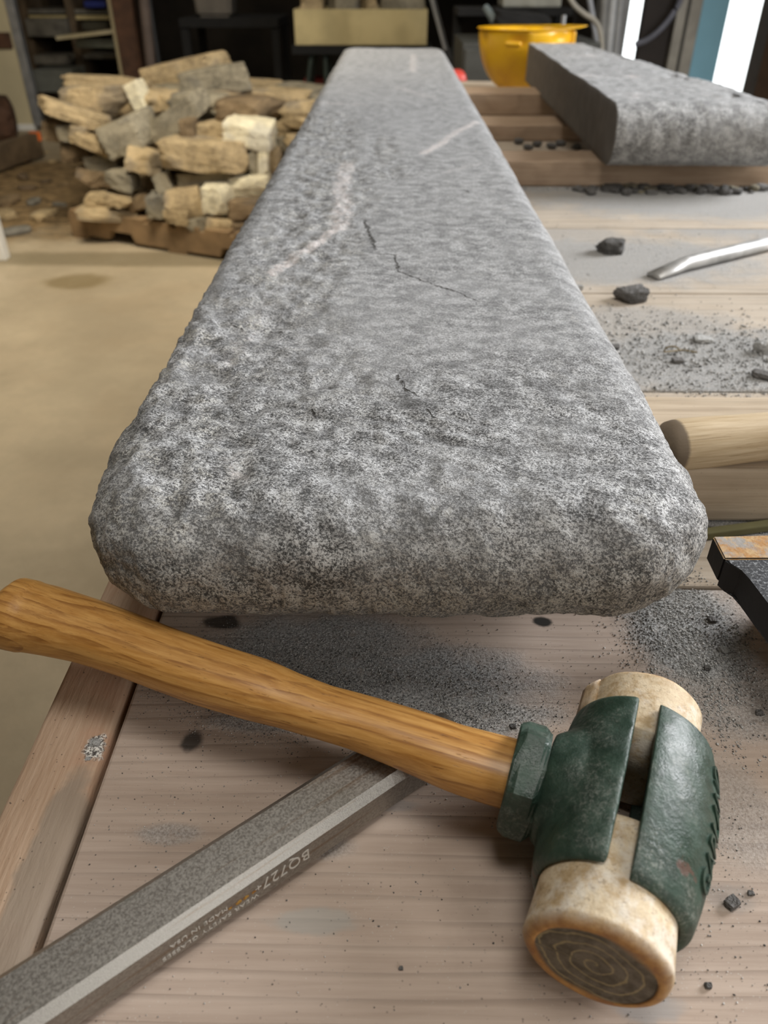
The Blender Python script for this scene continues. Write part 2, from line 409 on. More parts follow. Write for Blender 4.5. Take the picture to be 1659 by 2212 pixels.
# ------------------------------------------------------------------ workbench
def dustspots(lst):
    out = []
    for (px, py, rx, ry, k) in lst:
        p = at(px, py, z=0); out.append((p.x, p.y, rx, ry, k))
    return out
def spots(lst):
    return [(*(lambda p: (p.x, p.y))(at(px, py, z=0)), rx, ry, c, k) for (px, py, rx, ry, c, k) in lst]
bench = empty('workbench', (0.3, 1.2, FLOOR_Z), 'dusty plank workbench carrying the stone slabs and the tools', 'workbench')
def bpart(name, x0, x1, y0, y1, z0, z1, mat, bev=.002):
    o = box(name, x0, x1, y0, y1, z0, z1, mat, bev=bev)
    o.parent = bench; o.matrix_parent_inverse = Matrix.Translation(bench.location).inverted()
    return o
D1, L1 = (.42, .325, .262), (.54, .435, .36)
near_dust = dustspots([(860, 1480, .075, .030, 1), (700, 1400, .060, .028, .9), (1480, 1350, .035, .055, 1), (1560, 1500, .03, .03, .55),
                       (1010, 1545, .045, .012, .9), (600, 1560, .035, .007, .6), (1590, 1760, .02, .03, .35), (680, 1830, .015, .006, .4), (370, 1800, .014, .005, .45)])
near_spots = spots([(1172, 1343, .0052, .0040, (.02, .017, .013), 1), (480, 1345, .011, .006, (.03, .025, .02), .9), (415, 1600, .0055, .0062, (.055, .05, .045), .9),
                    (680, 1990, .016, .0055, (.36, .40, .39), .4), (840, 1740, .015, .003, (.33, .33, .33), .4),
                    (1400, 2175, .012, .006, (.30, .31, .32), .6), (1580, 1940, .010, .006, (.25, .24, .23), .4)])
mid_dust = dustspots([(1560, 780, .16, .085, .95), (1400, 700, .10, .05, .6), (1600, 860, .2, .02, .8)])
far_dust = dustspots([(1300, 560, .22, .10, .85), (1640, 470, .22, .12, .9), (1200, 520, .1, .1, .5)])
far2_dust = dustspots([(1600, 430, .35, .13, .9), (1400, 405, .4, .05, .9)])
X0, X1 = -.1385, .95
planks = [(-.70, -.436, 5, [], []), (-.433, -.168, 6, [], []), (-.165, .102, 0, [], []), (.105, .3685, 1.3, near_dust, near_spots), (.3715, .6435, 2.1, dustspots([(1600, 1130, .1, .02, 1)]), []),  # first two planks are out of view, added to shade the floor at left
          (.6465, .904, 3.7, mid_dust, []), (.907, 1.184, 4.2, far_dust, []), (1.187, 1.45, 6.5, far2_dust, []),
          (1.453, 1.72, 7.5, [], []), (1.723, 1.99, 8.1, [], []), (1.993, 2.24, 9.9, [], []), (2.243, 2.50, 11.0, [], []), (2.503, 2.76, 12.0, [], []), (2.763, 2.98, 13.0, [], [])]
for i, (y0, y1, sd, du, sp) in enumerate(planks):
    far = i >= 4
    mt = mat_wood('bench_plank_wood', D1 if not far else (.43, .355, .275), L1 if not far else (.53, .465, .385), 'x', 105 if not far else 40, sd, du, (.47, .47, .465), sp)
    o = bpart('plank', X0, X1, y0, y1, -.038, 0, mt, .0018)
# side board: its inner edge is worn and rounded
em = M('edge_board_wood', .7, spec=.3)
fib = em.rng(em.noise(24, 4, .65, v=em.map(scale=(20, 1, 20))), .3, .7)
c = em.mix(fib, (.47, .32, .215), (.58, .42, .30))
c = em.mix(em.math('MULTIPLY', em.rng(em.noise(11, 4, .6), .48, .62), .45), c, (.50, .27, .17))
q = at(115, 1800, z=0)
gp = em.spot(-.150, q.y-.018, .0105, .052, .18, .9, 60)
c = em.mix(em.math('MULTIPLY', gp, .7), c, (.30, .255, .205))
q = at(205, 1615, z=0)
c = em.mix(em.spot(q.x, q.y, .0046, .0075, .25, 1.6, 300), c, em.mix(em.rng(em.noise(700, 3, .8), .42, .58), (.09, .08, .075), (.85, .83, .78)))
sp = em.math('MULTIPLY', em.rng(em.voro(330), .10, .15, 1, 0), em.rng(em.noise(60, 2), .5, .58))
c = em.mix(em.math('MULTIPLY', sp, .7), c, (.04, .03, .03))
emat = em.done(c, bump=em.bump(em.noise(90, 5, .6, v=em.map(scale=(6, 1, 6))), .35, .002))
rings = []
ys = np.concatenate([np.arange(-.70, .6, .004), np.arange(.6, 3.0, .05)])  # near end also extended out of view to shade the floor
wob = fbm(np.stack([ys*0, ys, ys*0], 1), 22, 4, 3.3); wob2 = fbm(np.stack([ys*0, ys, ys*0], 1), 9, 2, 8.1)
for y, a, b_ in zip(ys, wob, wob2):
    xi = -.1418 + .0011*a + .0008*b_; xo = -.1805
    prof = [(xo, -.089), (xo, -.003), (xo+.0008, -.0008), (xo+.003, 0.0), (xi-.006, .0005), (xi-.0025, -.0004+.0006*a), (xi-.0008, -.0022), (xi, -.006), (xi, -.089)]
    rings.append([(x-bench.location.x, y-bench.location.y, z-bench.location.z) for x, z in prof])
eb = loft('edge_board', rings, emat, bench)
# object coordinates of the edge board run from the bench origin, so shift them back for the marks
for mm in (emat,):
    tc = [n for n in mm.node_tree.nodes if n.type == 'TEX_COORD'][0]
    ad = mm.node_tree.nodes.new('ShaderNodeVectorMath'); ad.operation = 'ADD'; ad.inputs[1].default_value = tuple(bench.location)
    for l in list(mm.node_tree.links):
        if l.from_node == tc: t = l.to_socket; mm.node_tree.links.remove(l); mm.node_tree.links.new(ad.outputs[0], t)
    mm.node_tree.links.new(tc.outputs['Object'], ad.inputs[0])
leg_m = plain('bench_leg_wood', (.35, .26, .18), .8)
for x in (-.12, .84):
    for y in (0.0, 1.2, 2.85): bpart('leg', x, x+.09, y, y+.09, FLOOR_Z, -.09, leg_m)
bpart('crossbar', -.139, .95, 0.02, .06, -.12, -.04, leg_m); bpart('crossbar', -.139, .95, 1.22, 1.26, -.12, -.04, leg_m)
bpart('crossbar', -.139, .95, 2.85, 2.89, -.12, -.04, leg_m)

# ------------------------------------------------------------------ timbers under the slabs
def timber(x0, x1, y0, y1, z1, mat, label, bev=.003):
    cx, cy = (x0+x1)/2, (y0+y1)/2
    o = bm_obj('timber_bearer', box_bm(x0-cx, x1-cx, y0-cy, y1-cy, 0, z1-.0005, bev), mat, loc=(cx, cy, .0005))
    return tag(o, label, 'timber')
timber(-.13, .62, .4400, .547, .045, timber_mat, 'pale timber bearer under the long grey slab with the pale handle on it')
timber(-.12, .675, 1.45, 1.545, .0425, timber_red, 'reddish timber bearer nearest under the rounded edge of the second slab')
timber(-.12, .72, 1.88, 2.01, .033, timber_red, 'reddish timber bearer in the middle between the other two under the second slab')
timber(-.12, .78, 2.24, 2.37, .052, timber_red, 'dark reddish timber bearer farthest along the bench just before the hard hat')
timber(-.10, .12, 2.60, 2.68, .0445, timber_red, 'short timber hidden under the far end of the long grey slab')

# ------------------------------------------------------------------ slabs
def seg_dist(P, pts):
    d = np.full(len(P), 9.0)
    for a, b in zip(pts, pts[1:]):
        a = np.array(a); b = np.array(b); ab = b - a
        t = np.clip(((P-a) @ ab)/(ab @ ab), 0, 1)
        d = np.minimum(d, np.linalg.norm(P-(a+t[:, None]*ab), axis=1))
    return d
def round_box(hx, hy, hz, Rp, r, xs, ys, zs):
    """closed grid box projected on a slab with plan-corner radius Rp and edge radius r"""
    idx = {}; V = []; F = []
    def vid(i, j, k):
        key = (i, j, k)
        if key not in idx: idx[key] = len(V); V.append((xs[i], ys[j], zs[k]))
        return idx[key]
    nx, ny, nz = len(xs)-1, len(ys)-1, len(zs)-1
    for i in range(nx):
        for j in range(ny):
            F.append((vid(i,j,nz), vid(i+1,j,nz), vid(i+1,j+1,nz), vid(i,j+1,nz)))
            F.append((vid(i,j,0), vid(i,j+1,0), vid(i+1,j+1,0), vid(i+1,j,0)))
        for k in range(nz):
            F.append((vid(i,0,k), vid(i+1,0,k), vid(i+1,0,k+1), vid(i,0,k+1)))
            F.append((vid(i,ny,k), vid(i,ny,k+1), vid(i+1,ny,k+1), vid(i+1,ny,k)))
    for j in range(ny):
        for k in range(nz):
            F.append((vid(0,j,k), vid(0,j,k+1), vid(0,j+1,k+1), vid(0,j+1,k)))
            F.append((vid(nx,j,k), vid(nx,j+1,k), vid(nx,j+1,k+1), vid(nx,j,k+1)))
    P = np.array(V, float)
    def sdf(P):
        q = np.abs(P[:, :2]) - np.array([hx-Rp, hy-Rp])
        d2 = np.minimum(np.maximum(q[:, 0], q[:, 1]), 0) + np.linalg.norm(np.maximum(q, 0), axis=1) - Rp
        wv = np.stack([d2 + r, np.abs(P[:, 2]) - (hz-r)], 1)
        return np.minimum(np.maximum(wv[:, 0], wv[:, 1]), 0) + np.linalg.norm(np.maximum(wv, 0), axis=1) - r
    def grad(P):
        e = 1e-4; g = np.zeros_like(P)
        for a in range(3):
            dd = np.zeros(3); dd[a] = e; g[:, a] = (sdf(P+dd)-sdf(P-dd))/(2*e)
        return g/np.maximum(np.linalg.norm(g, axis=1), 1e-6)[:, None]
    for _ in range(8):
        P -= grad(P)*sdf(P)[:, None]
    return P, F, grad(P)
def add_attr(o, name, arr):
    a = o.data.attributes.new(name, 'FLOAT', 'POINT'); a.data.foreach_set('value', np.clip(arr, 0, 1).astype(np.float32))

# the long slab in front
SX, ST, SB = .1625, .115, .045
cy = (SY0+SY1)/2; hy = (SY1-SY0)/2; hz = (ST-SB)/2; cz = (ST+SB)/2
xs = np.linspace(-SX, SX, 150)
yy = [0.0]
while yy[-1] < 2*hy: yy.append(yy[-1] + .0021*(1 + 1.9*yy[-1]))
ys = np.array(yy)/yy[-1]*2*hy - hy; zs = np.linspace(-hz, hz, 30)
P, F, N = round_box(SX, hy, hz, .056, .033, xs, ys, zs)
Wp = P + np.array([0, cy, cz])
top = np.clip((Wp[:, 2]-(ST-.020))/.012, 0, 1)
def T(lst): return [tuple(at(a, b, z=ST))[:2] for a, b in lst]
XY = Wp[:, :2]
def line(lst, wd, soft=.6):
    d = seg_dist(XY + .0035*np.stack([fbm(Wp, 60, 2, 1.0), fbm(Wp, 60, 2, 9.0)], 1), T(lst)); return np.clip(1-(d-wd*soft)/wd, 0, 1)*top
vein = np.maximum.reduce([
    line([(590, 585), (640, 548), (690, 518), (735, 490)], .006), line([(735, 490), (742, 440), (738, 400), (750, 350)], .011)*.8,
    line([(915, 332), (950, 312), (985, 285), (1030, 262)], .007)*.9, line([(960, 372), (1035, 352)], .006)*.5,
    line([(893, 118), (892, 155)], .010)*.7, line([(700, 222), (785, 226)], .012)*.55, line([(860, 190), (930, 210)], .016)*.5,
    line([(480, 985), (510, 1045)], .004)*.6, line([(500, 770), (540, 690), (620, 600)], .009)*.4, line([(950, 520), (1090, 560)], .004)*.15])
crack = np.maximum.reduce([
    line([(788, 478), (800, 512), (809, 540)], .0022), line([(815, 548), (853, 550), (857, 584), (890, 597), (935, 614), (985, 628)], .0014),
    line([(985, 628), (1040, 650)], .0012)*.6, line([(856, 810), (872, 842), (905, 860), (925, 905), (960, 940)], .0016)*.9,
    line([(650, 690), (655, 760), (642, 850), (648, 900)], .0016)*.45, line([(770, 300), (780, 330)], .002)*.5])
roughm = np.maximum.reduce([line([(700, 250), (720, 420), (600, 640), (420, 720), (330, 900), (300, 1050)], .030, 1), line([(640, 720), (660, 860)], .035)*.6,
                            line([(820, 300), (840, 380)], .02)*.7])
front = np.clip((.50 - Wp[:, 1])/.10, 0, 1)
left = np.clip((-.10 - Wp[:, 0])/.04, 0, 1)*np.clip(.9 + .6*fbm(Wp, 6, 2, 4), 0, 1)
rgh = np.clip(roughm*.8 + front*.75 + left*.6, 0, 1)
disp = .0030*fbm(Wp, 7, 2, 2.2)*top
pk_ = np.clip(roughm, 0, 1); disp += pk_*(.0030*fbm(Wp, 80, 3, 15.5) - .0016)
disp += (.0003 + .0030*rgh)*fbm(Wp, 50, 4, 5.5) + (.0002+.0012*rgh)*fbm(Wp, 170, 2, 3.1)
disp -= .0022*rgh*np.clip(fbm(Wp, 95, 2, 13.0)-.15, 0, 1)
tooling = np.sin((Wp[:, 0]*.55+Wp[:, 1]*.84+.006*fbm(Wp, 20, 2, 1))*2*math.pi/.011)
tq = at(930, 930, z=ST); disp += .0007*tooling*np.exp(-(((Wp[:, 0]-tq.x)/.035)**2+((Wp[:, 1]-tq.y)/.03)**2))
disp -= .0030*line([(480, 800), (520, 740), (600, 700)], .03)   # hollow near the left arris
side = 1-top
disp += side*(.0022*fbm(Wp, 24, 3, 7.7)) + left*side*(.004*fbm(Wp, 14, 2, 1.9))
tl_ = np.clip((Wp[:, 1]-.36)/.12, 0, 1); xc_ = np.maximum(P[:, 0], -.1485); P[:, 0] += (xc_-P[:, 0])*tl_
P2 = P + N*disp[:, None]
fl_ = np.clip((.42 - Wp[:, 1])/.14, 0, 1)*np.clip(-Wp[:, 0]/.14, 0, 1); P2[:, 0] += .0085*fl_
P2[:, 2] = np.where(P[:, 2] < -hz+.004, np.maximum(P2[:, 2], -hz), P2[:, 2])
slab = mesh('stone_slab', P2, F, slab_mat, None, True, (0, cy, cz))
add_attr(slab, 'rough', rgh); add_attr(slab, 'vein', vein); add_attr(slab, 'crack', crack)
pit = np.clip(roughm*.9*(fbm(Wp, 45, 3, 2)*1.6+.25) + left*.4*fbm(Wp, 60, 3, 6), 0, .8); add_attr(slab, 'pit', pit)
brown_shade = np.clip((ST-.004-Wp[:, 2])/.040, 0, 1)*.9; add_attr(slab, 'brown_shade', brown_shade)  # grows downward: brown skin plus shade under the rounded edge
tag(slab, 'long rough grey stone slab with rounded front edge running away down the bench', 'stone slab')

# the second slab at right: flat sawn left side, rounded near edge, rough top
a = at(1318, 368, z=.0435); b = at(1134, 175, z=.0435); a = a - (b-a).normalized()*.0; 
sl_top = .1395; sl_bot = .0435; ang = math.atan2(b.x-a.x, b.y-a.y)
L2 = (b-a).length; W2 = .27
xs = np.linspace(0, W2, 90); ysn = np.linspace(0, L2, 150); zs = np.linspace(0, sl_top-sl_bot, 14); H2 = sl_top-sl_bot
V, Fc, Nn = round_box(W2/2, L2/2, H2/2, .002, .0015, xs-W2/2, ysn-L2/2, zs-H2/2)
# near edge bullnose: fold the near face and arris back round a radius
rr = H2*.46; Q = V.copy(); Q[:, 0] += W2/2; Q[:, 1] += L2/2
s = np.clip(Q[:, 1]/rr, 0, 1); zz = Q[:, 2]
prof = np.sqrt(np.clip(1-(zz/(H2/2))**2, 0, 1))
Q[:, 1] = np.where(Q[:, 1] < rr, rr - (rr-Q[:, 1])*prof, Q[:, 1])
topm = (zz > H2/2-.012)*1.0
Wp = Q.copy(); off = (Q[:, 0] < .004)
d2 = .0035*fbm(Wp, 7, 3, 21)*topm + .0018*fbm(Wp, 45, 3, 23)*np.clip(Q[:, 0]/.03, 0, 1)
d2 -= .008*np.clip(fbm(Wp, 12, 3, 33)-.28, 0, 1)*topm*np.clip((Q[:, 0]-.10)/.08, 0, 1)*2
Q[:, 2] += d2*topm; Q[:, 1] -= (1-topm)*(.0018*fbm(Wp, 45, 3, 25))*(Q[:, 1] < .05)
Q[:, 0] += np.where(Q[:, 0] > W2*.9, .022*fbm(Wp, 6, 3, 41), 0)
Q[:, 0] += np.where(off & (zz > H2/2-.01), .004*np.abs(fbm(Wp, 25, 3, 51)), 0)
Q[:, 0] *= 1 - .44*Q[:, 1]/L2
Q[:, 2] += H2/2; Q[:, 2] = np.maximum(Q[:, 2], 0)
s2 = mesh('stone_slab', Q, Fc, slab2_mat, None, True, (a.x, a.y, sl_bot)); s2.rotation_euler = (0, 0, -ang)
add_attr(s2, 'rough', np.clip(.35+fbm(Wp, 8, 2, 91)+(Q[:, 1] < .08)*.5, 0, 1)); add_attr(s2, 'vein', np.clip(fbm(Wp, 9, 4, 61)-.12, 0, 1)*topm*1.6); add_attr(s2, 'crack', np.clip(fbm(Wp, 30, 3, 71)-.55, 0, 1)*topm*2)
add_attr(s2, 'pit', np.clip(fbm(Wp, 14, 3, 33)-.2, 0, .7)*topm); add_attr(s2, 'brown_shade', np.clip(1-(Q[:, 2]/H2), 0, 1)*.5)
sawn = M('shaded_sawn_face', .85, spec=.25)  # darker colour carries the shade on the slab's left side
sawn = sawn.done(sawn.mix(sawn.rng(sawn.noise(30, 5, .6), .3, .7), (.155, .14, .125), (.20, .185, .165)), bump=sawn.bump(sawn.noise(300, 4), .3, .001))
s2.data.materials.append(sawn)
for p in s2.data.polygons:
    if p.normal.x < -.85 and p.center.x < .02: p.material_index = 1
tag(s2, 'wide grey stone slab at right with sawn left side resting across the reddish timbers', 'stone slab')

# ------------------------------------------------------------------ octagonal steel chisel bar
bm_ = M('brushed_steel_bar', .42, .85, .5)
gn = bm_.noise(900, 3, .7); al = bm_.map(scale=(1, 30, 30))
c = bm_.mix(bm_.rng(gn, .35, .65), (.25, .235, .215), (.37, .355, .325))
c = bm_.mix(bm_.math('MULTIPLY', bm_.rng(bm_.noise(9, 4, v=al), .56, .66), .55), c, (.20, .13, .075))
c = bm_.mix(bm_.math('MULTIPLY', bm_.rng(bm_.noise(45, 4), .6, .7), .35), c, (.26, .27, .24))
bar_mat = bm_.done(c, rough=bm_.rng(gn, .3, .7, .34, .48), bump=bm_.bump(bm_.noise(2600, 2), .22, .0003))
A0 = at(0, 2117, z=.022); A1 = at(700, 1673, z=.022)
bd = (A1-A0); bd.z = 0; bd.normalize(); bn = Vector((bd.y, -bd.x, 0))     # bn points right and towards the viewer
org = A0 + bn*.0093; org.z = 0
tip = at(947, 1531, z=.005); Lb = (tip-org).dot(bd)
bar = empty('chisel_bar', org, 'grey octagonal steel bar lying diagonally under the orange wooden handle', 'chisel', rot=(0, 0, math.atan2(bd.y, bd.x)))
prof = [(.0093, .0225), (.0130, .0188), (.0130, .0045), (.009, .0003), (-.009, .0003), (-.0130, .0045), (-.0130, .0188), (-.0093, .0225)]
rings = []
for s_, kw, kt in [(-.09, 1, 1), (-.0895, 1, 1), (Lb-.052, 1, 1), (Lb-.046, 1.0, .98), (Lb-.02, 1.0, .62), (Lb-.002, 1.0, .34), (Lb, .96, .30)]:
    rings.append([(s_, -y*kw, .0003 + (z-.0003)*kt) for y, z in prof])   # local -y is bn
loft('shaft', rings, bar_mat, bar, smooth=False)
etch = M('etched_lettering', .5, .2); etch = etch.done((.62, .60, .55))
def bar_text(body, size, s0, zc, sq=1.0):
    me = text_mesh(body, size, .00012, 1.08)
    for v in me.vertices:
        x, y, z = v.co
        v.co = (s0 - x*sq, -.0130 - z, zc - y)
    me.materials.append(etch); o = bpy.data.objects.new('lettering', me); COL.objects.link(o); o.parent = bar
    o['label'] = 'etched pale lettering on the side of the bar'; return o
def s_at(px, py): return (at(px, py, z=.012)-org).dot(bd)
bar_text('BQ727', .0096, s_at(664, 1834), .0155, .80)
bar_text('+', .006, s_at(556, 1898), .0145)
bar_text('WEAR SAFETY GLASSES', .0034, s_at(555, 1918), .0090, 1.12)
bar_text('MADE IN USA', .0034, s_at(478, 1940), .0140, 1.12)
rm = M('orange_rust', .9); rm = rm.done(rm.mix(rm.rng(rm.noise(900, 3), .4, .6), (.30, .13, .02), (.45, .26, .05)))
for i, (px, py, rr_) in enumerate([(536, 1908, .0008), (521, 1922, .0011), (508, 1935, .0012), (487, 1943, .0007)]):
    s_ = s_at(px, py); bm = bmesh.new(); bmesh.ops.create_icosphere(bm, subdivisions=2, radius=1)
    for v in bm.verts: v.co = Vector((v.co.x*rr_*1.3, v.co.y*.00012, v.co.z*rr_))*(1+.2*math.sin(9*v.co.x+i))
    for v in bm.verts: v.co += Vector((s_, -.0130, .0115))
    o = bm_obj('rust_spot', bm, rm, bar); o['label'] = 'orange rust spot'

# ------------------------------------------------------------------ split-head mallet
HC = Vector((.0985, .190, .0318)); A = Vector((.385, .923, 0)).normalized(); S = Vector((-A.y, A.x, 0)); U = Vector((0, 0, 1))
mal = empty('mallet', (HC.x, HC.y, 0), 'split-head mallet with orange wooden handle and green iron jaws at lower right', 'mallet')
def hp(a, s, u): v = HC + A*a + S*s + U*u; return (v.x-HC.x, v.y-HC.y, v.z)
gi = M('green_cast_iron', .42, .0, .5)
n = gi.rng(gi.noise(34, 5, .7), .46, .68); f = gi.noise(600, 4, .8)
c = gi.mix(gi.rng(gi.noise(120, 4), .3, .7), (.018, .040, .028), (.032, .066, .046))
c = gi.mix(gi.math('MULTIPLY', n, gi.rng(f, .44, .66, .05, .55)), c, (.33, .35, .31))
c = gi.mix(gi.math('MULTIPLY', gi.rng(gi.noise(42, 4, .7, v=gi.map(loc=(3, 5, 1))), .64, .70), .7), c, (.13, .06, .045))
green = gi.done(c, rough=gi.rng(gi.noise(60, 4), .35, .65, .30, .6), bump=gi.bump(f, .35, .0006, gi.bump(gi.noise(170, 4, .7), .5, .0012)))
LJ = .044
def Rout(t, k): return .0288 + k*math.cos(math.pi*t/(2*LJ))**.8
def jaw_rings(side, t0, t1):
    rings = []
    for t in np.linspace(t0, t1, 34):
        tt = max(min(t, LJ), -LJ); e = 1.0
        dd = min(abs(t-t0), abs(t1-t)); e = 1 - .06*max(0, 1-dd/.0022)**2
        k = .0052 if side < 0 else .0035
        Ro = Rout(tt*.999, k)*e; Ri = .0258
        a0 = math.asin(.0042/Ro); ring = []
        for p in np.linspace(a0, math.pi-a0, 30):
            bul = 1 + (.05*math.sin(p)**2 if side < 0 else 0)
            ring.append(hp(t, side*Ro*math.sin(p)*bul, Ro*math.cos(p)*(1 if abs(math.cos(p)) < .96 else 1)))
        for p in np.linspace(math.pi-a0, a0, 30):
            pp = min(max(p, math.asin(.0042/Ri)), math.pi-math.asin(.0042/Ri))
            ring.append(hp(t, side*Ri*math.sin(pp), Ri*math.cos(pp)))
        rings.append(ring)
    return rings
loft('outer_jaw', jaw_rings(-1, -.0455, .0385), green, mal)
ij = loft('handle_jaw', jaw_rings(1, -.0435, .0400), None, mal)
# the socket boss grows out of the jaw towards the handle
boss = []
for s_, ra, ru in [(.0205, .0370, .0272), (.0235, .0335, .0265), (.0265, .0300, .0256), (.0295, .0266, .0246), (.0320, .0242, .0236), (.0345, .0228, .0226)]:
    boss.append([hp(ra*math.cos(q), s_, -.001+ru*math.sin(q)) for q in np.linspace(0, 2*math.pi, 49)[:-1]])
bs = loft('boss', boss, None, mal)
bmj = bmesh.new(); bmj.from_mesh(ij.data); bmj.from_mesh(bs.data)
bpy.data.objects.remove(bs); bmesh.ops.recalc_face_normals(bmj, faces=bmj.faces); bmj.to_mesh(ij.data); bmj.free()
rmod = ij.modifiers.new('remesh', 'REMESH'); rmod.mode = 'VOXEL'; rmod.voxel_size = .0007; rmod.use_smooth_shade = True
smod = ij.modifiers.new('smooth', 'SMOOTH'); smod.factor = .5; smod.iterations = 45
ij.data.materials.append(green)
# hexagonal collar nut
D = Vector((-.949, .315, .055)).normalized(); Dn = D.cross(U).normalized(); Du = Dn.cross(D)
NC = HC + S*.0348 + Vector((0, 0, -.0005))
def hx(s_, rad, k):
    q = math.pi/3*k + math.pi/6 - .15; v = NC + D*s_ + (Dn*math.cos(q) + Du*math.sin(q))*rad; return (v.x-HC.x, v.y-HC.y, v.z)
def hexring(s_, rad, rnd):
    out = []
    for k in range(6):
        for fq in (0, .08, .5, .92):
            a_ = Vector(hx(s_, rad, k)); b_ = Vector(hx(s_, rad, k+1)); p = a_.lerp(b_, fq)
            c0 = NC + D*s_ - Vector((HC.x, HC.y, 0)); r0 = (p-c0).length
            p = c0 + (p-c0)*(min(r0, rnd)/r0); out.append(tuple(p))
    return out
loft('collar_nut', [hexring(.0005, .0256, .0222), hexring(.002, .0258, .0238), hexring(.0035, .0258, .0256), hexring(.0112, .0258, .0256), hexring(.0140, .0254, .0236), hexring(.0148, .0250, .0218)], green, mal, smooth=False)
nut = mal.children[-1]; bv = nut.modifiers.new('bevel', 'BEVEL'); bv.width = .0007; bv.segments = 2; bv.limit_method = 'ANGLE'; bv.angle_limit = .35
# rolled rawhide faces
rh = M('rawhide', .6, spec=.35)
ff = rh.rng(rh.noise(120, 5, .7), .35, .65)
c = rh.mix(ff, (.50, .36, .20), (.74, .62, .44))
c = rh.mix(rh.math('MULTIPLY', rh.rng(rh.noise(50, 5, .7, v=rh.map(loc=(2, 0, 1))), .48, .62), .6), c, (.82, .78, .70))
c = rh.mix(rh.math('MULTIPLY', rh.rng(rh.noise(420, 4, .8), .56, .66), .5), c, (.22, .15, .09))
rim = rh.attr('rim'); c = rh.mix(rim, c, rh.mix(ff, (.30, .13, .035), (.50, .27, .09)))
face = rh.attr('face')
sp_ = rh.rng(rh.math('PINGPONG', rh.math('ADD', rh.attr('spiral'), rh.math('MULTIPLY', rh.noise(160, 3), .7)), .5), .03, .12, 1, 0)
fcx = rh.mix(rh.rng(rh.noise(200, 4), .35, .65), (.085, .068, .045), (.145, .12, .085)); fcx = rh.mix(rh.math('MULTIPLY', sp_, .75), fcx, (.34, .27, .14))
c = rh.mix(face, c, fcx)
raw = rh.done(c, rough=rh.rng(ff, 0, 1, .45, .75), bump=rh.bump(rh.noise(260, 5, .75), .5, .0010))
def rawhide(t_in, t_out, R0, flare, name='rawhide_face'):
    sg = 1 if t_out > t_in else -1; n = 72; prof = []
    Lr = abs(t_out-t_in); e = .0042
    for t in np.linspace(0, Lr-e, 22): prof.append((t, R0 + flare*(t/Lr)**3, 0, 0))
    for q in np.linspace(0, math.pi/2, 8)[1:]: prof.append((Lr-e+e*math.sin(q), R0+flare-e+e*math.cos(q), math.sin(q)**1.5, 0))
    for r_ in np.linspace(R0+flare-e, .0006, 22)[1:]: prof.append((Lr-.0006*(1-r_/R0), r_, 1, 1 if r_ < R0*.83 else 0))
    vs = []; rimv = []; fv = []; sv = []; fs = []
    for i, (t, r_, a_, b_) in enumerate(prof):
        for k in range(n):
            q = 2*math.pi*k/n; wv = 1 + .012*math.sin(3*q+1) + .006*math.sin(7*q+t*40)
            if b_: wv = 1 + (.12*math.sin(2*q+.6) + .05*math.sin(5*q))*(r_/R0)
            vs.append(hp(t_in+sg*t, r_*wv*math.cos(q), r_*wv*math.sin(q))); rimv.append(a_); fv.append(b_); sv.append(r_/R0*5.0 + q/(2*math.pi))
    for i in range(len(prof)-1):
        for k in range(n):
            a_ = i*n+k; b_ = i*n+(k+1) % n; fs.append((a_, b_, b_+n, a_+n) if sg < 0 else (a_, a_+n, b_+n, b_))
    fs.append(tuple(range(n))); fs.append(tuple(range(len(vs)-n, len(vs))))
    o = mesh(name, vs, fs, raw, mal, True)
    add_attr(o, 'rim', np.array(rimv)); add_attr(o, 'face', np.array(fv))
    at_ = o.data.attributes.new('spiral', 'FLOAT', 'POINT'); at_.data.foreach_set('value', np.array(sv, np.float32))
    return o
rawhide(-.020, -.0660, .0254, .0012)['label'] = 'near rawhide face with dark coiled end'
rawhide(.024, .0600, .0252, .0006)['label'] = 'far pale rawhide face'
flap = []
for k, (q0_, r_) in enumerate([(1.05, .0262), (1.20, .0272), (1.35, .0284), (1.50, .0292)]):
    flap.append([hp(t_, math.sin(q0_)*r_, math.cos(q0_)*r_) for t_ in (.041, .047, .053, .0575)])
vs_ = [p for r_ in flap for p in r_]; fs_ = [(i_*4+j_, i_*4+j_+1, i_*4+j_+5, i_*4+j_+4) for i_ in range(3) for j_ in range(3)]
fl_o = mesh('rawhide_flap', vs_, fs_, raw, mal, True); fl_o.modifiers.new('solid', 'SOLIDIFY').thickness = .0012; fl_o['label'] = 'loose curled edge of the far rawhide'
add_attr(fl_o, 'rim', np.ones(16)*.3)
# raised lettering round the outer jaw
me = text_mesh('GARLAND', .0150, .0007, 1.0); xsv = [v.co.x for v in me.vertices]; wtx = max(xsv)
for v in me.vertices:
    x, y, z = v.co; t = -.031 + x/wtx*.058; Ro = Rout(t, .0052)
    p = 1.36 - y/.034        # angle from the slot, round the jaw
    rr_ = Ro*(1+.05*math.sin(p)**2) + .0002 + z*.8
    v.co = hp(t, -rr_*math.sin(p), rr_*math.cos(p))
me.materials.append(green); o = bpy.data.objects.new('lettering', me); COL.objects.link(o); o.parent = mal; o['label'] = 'raised lettering cast on the outer jaw'
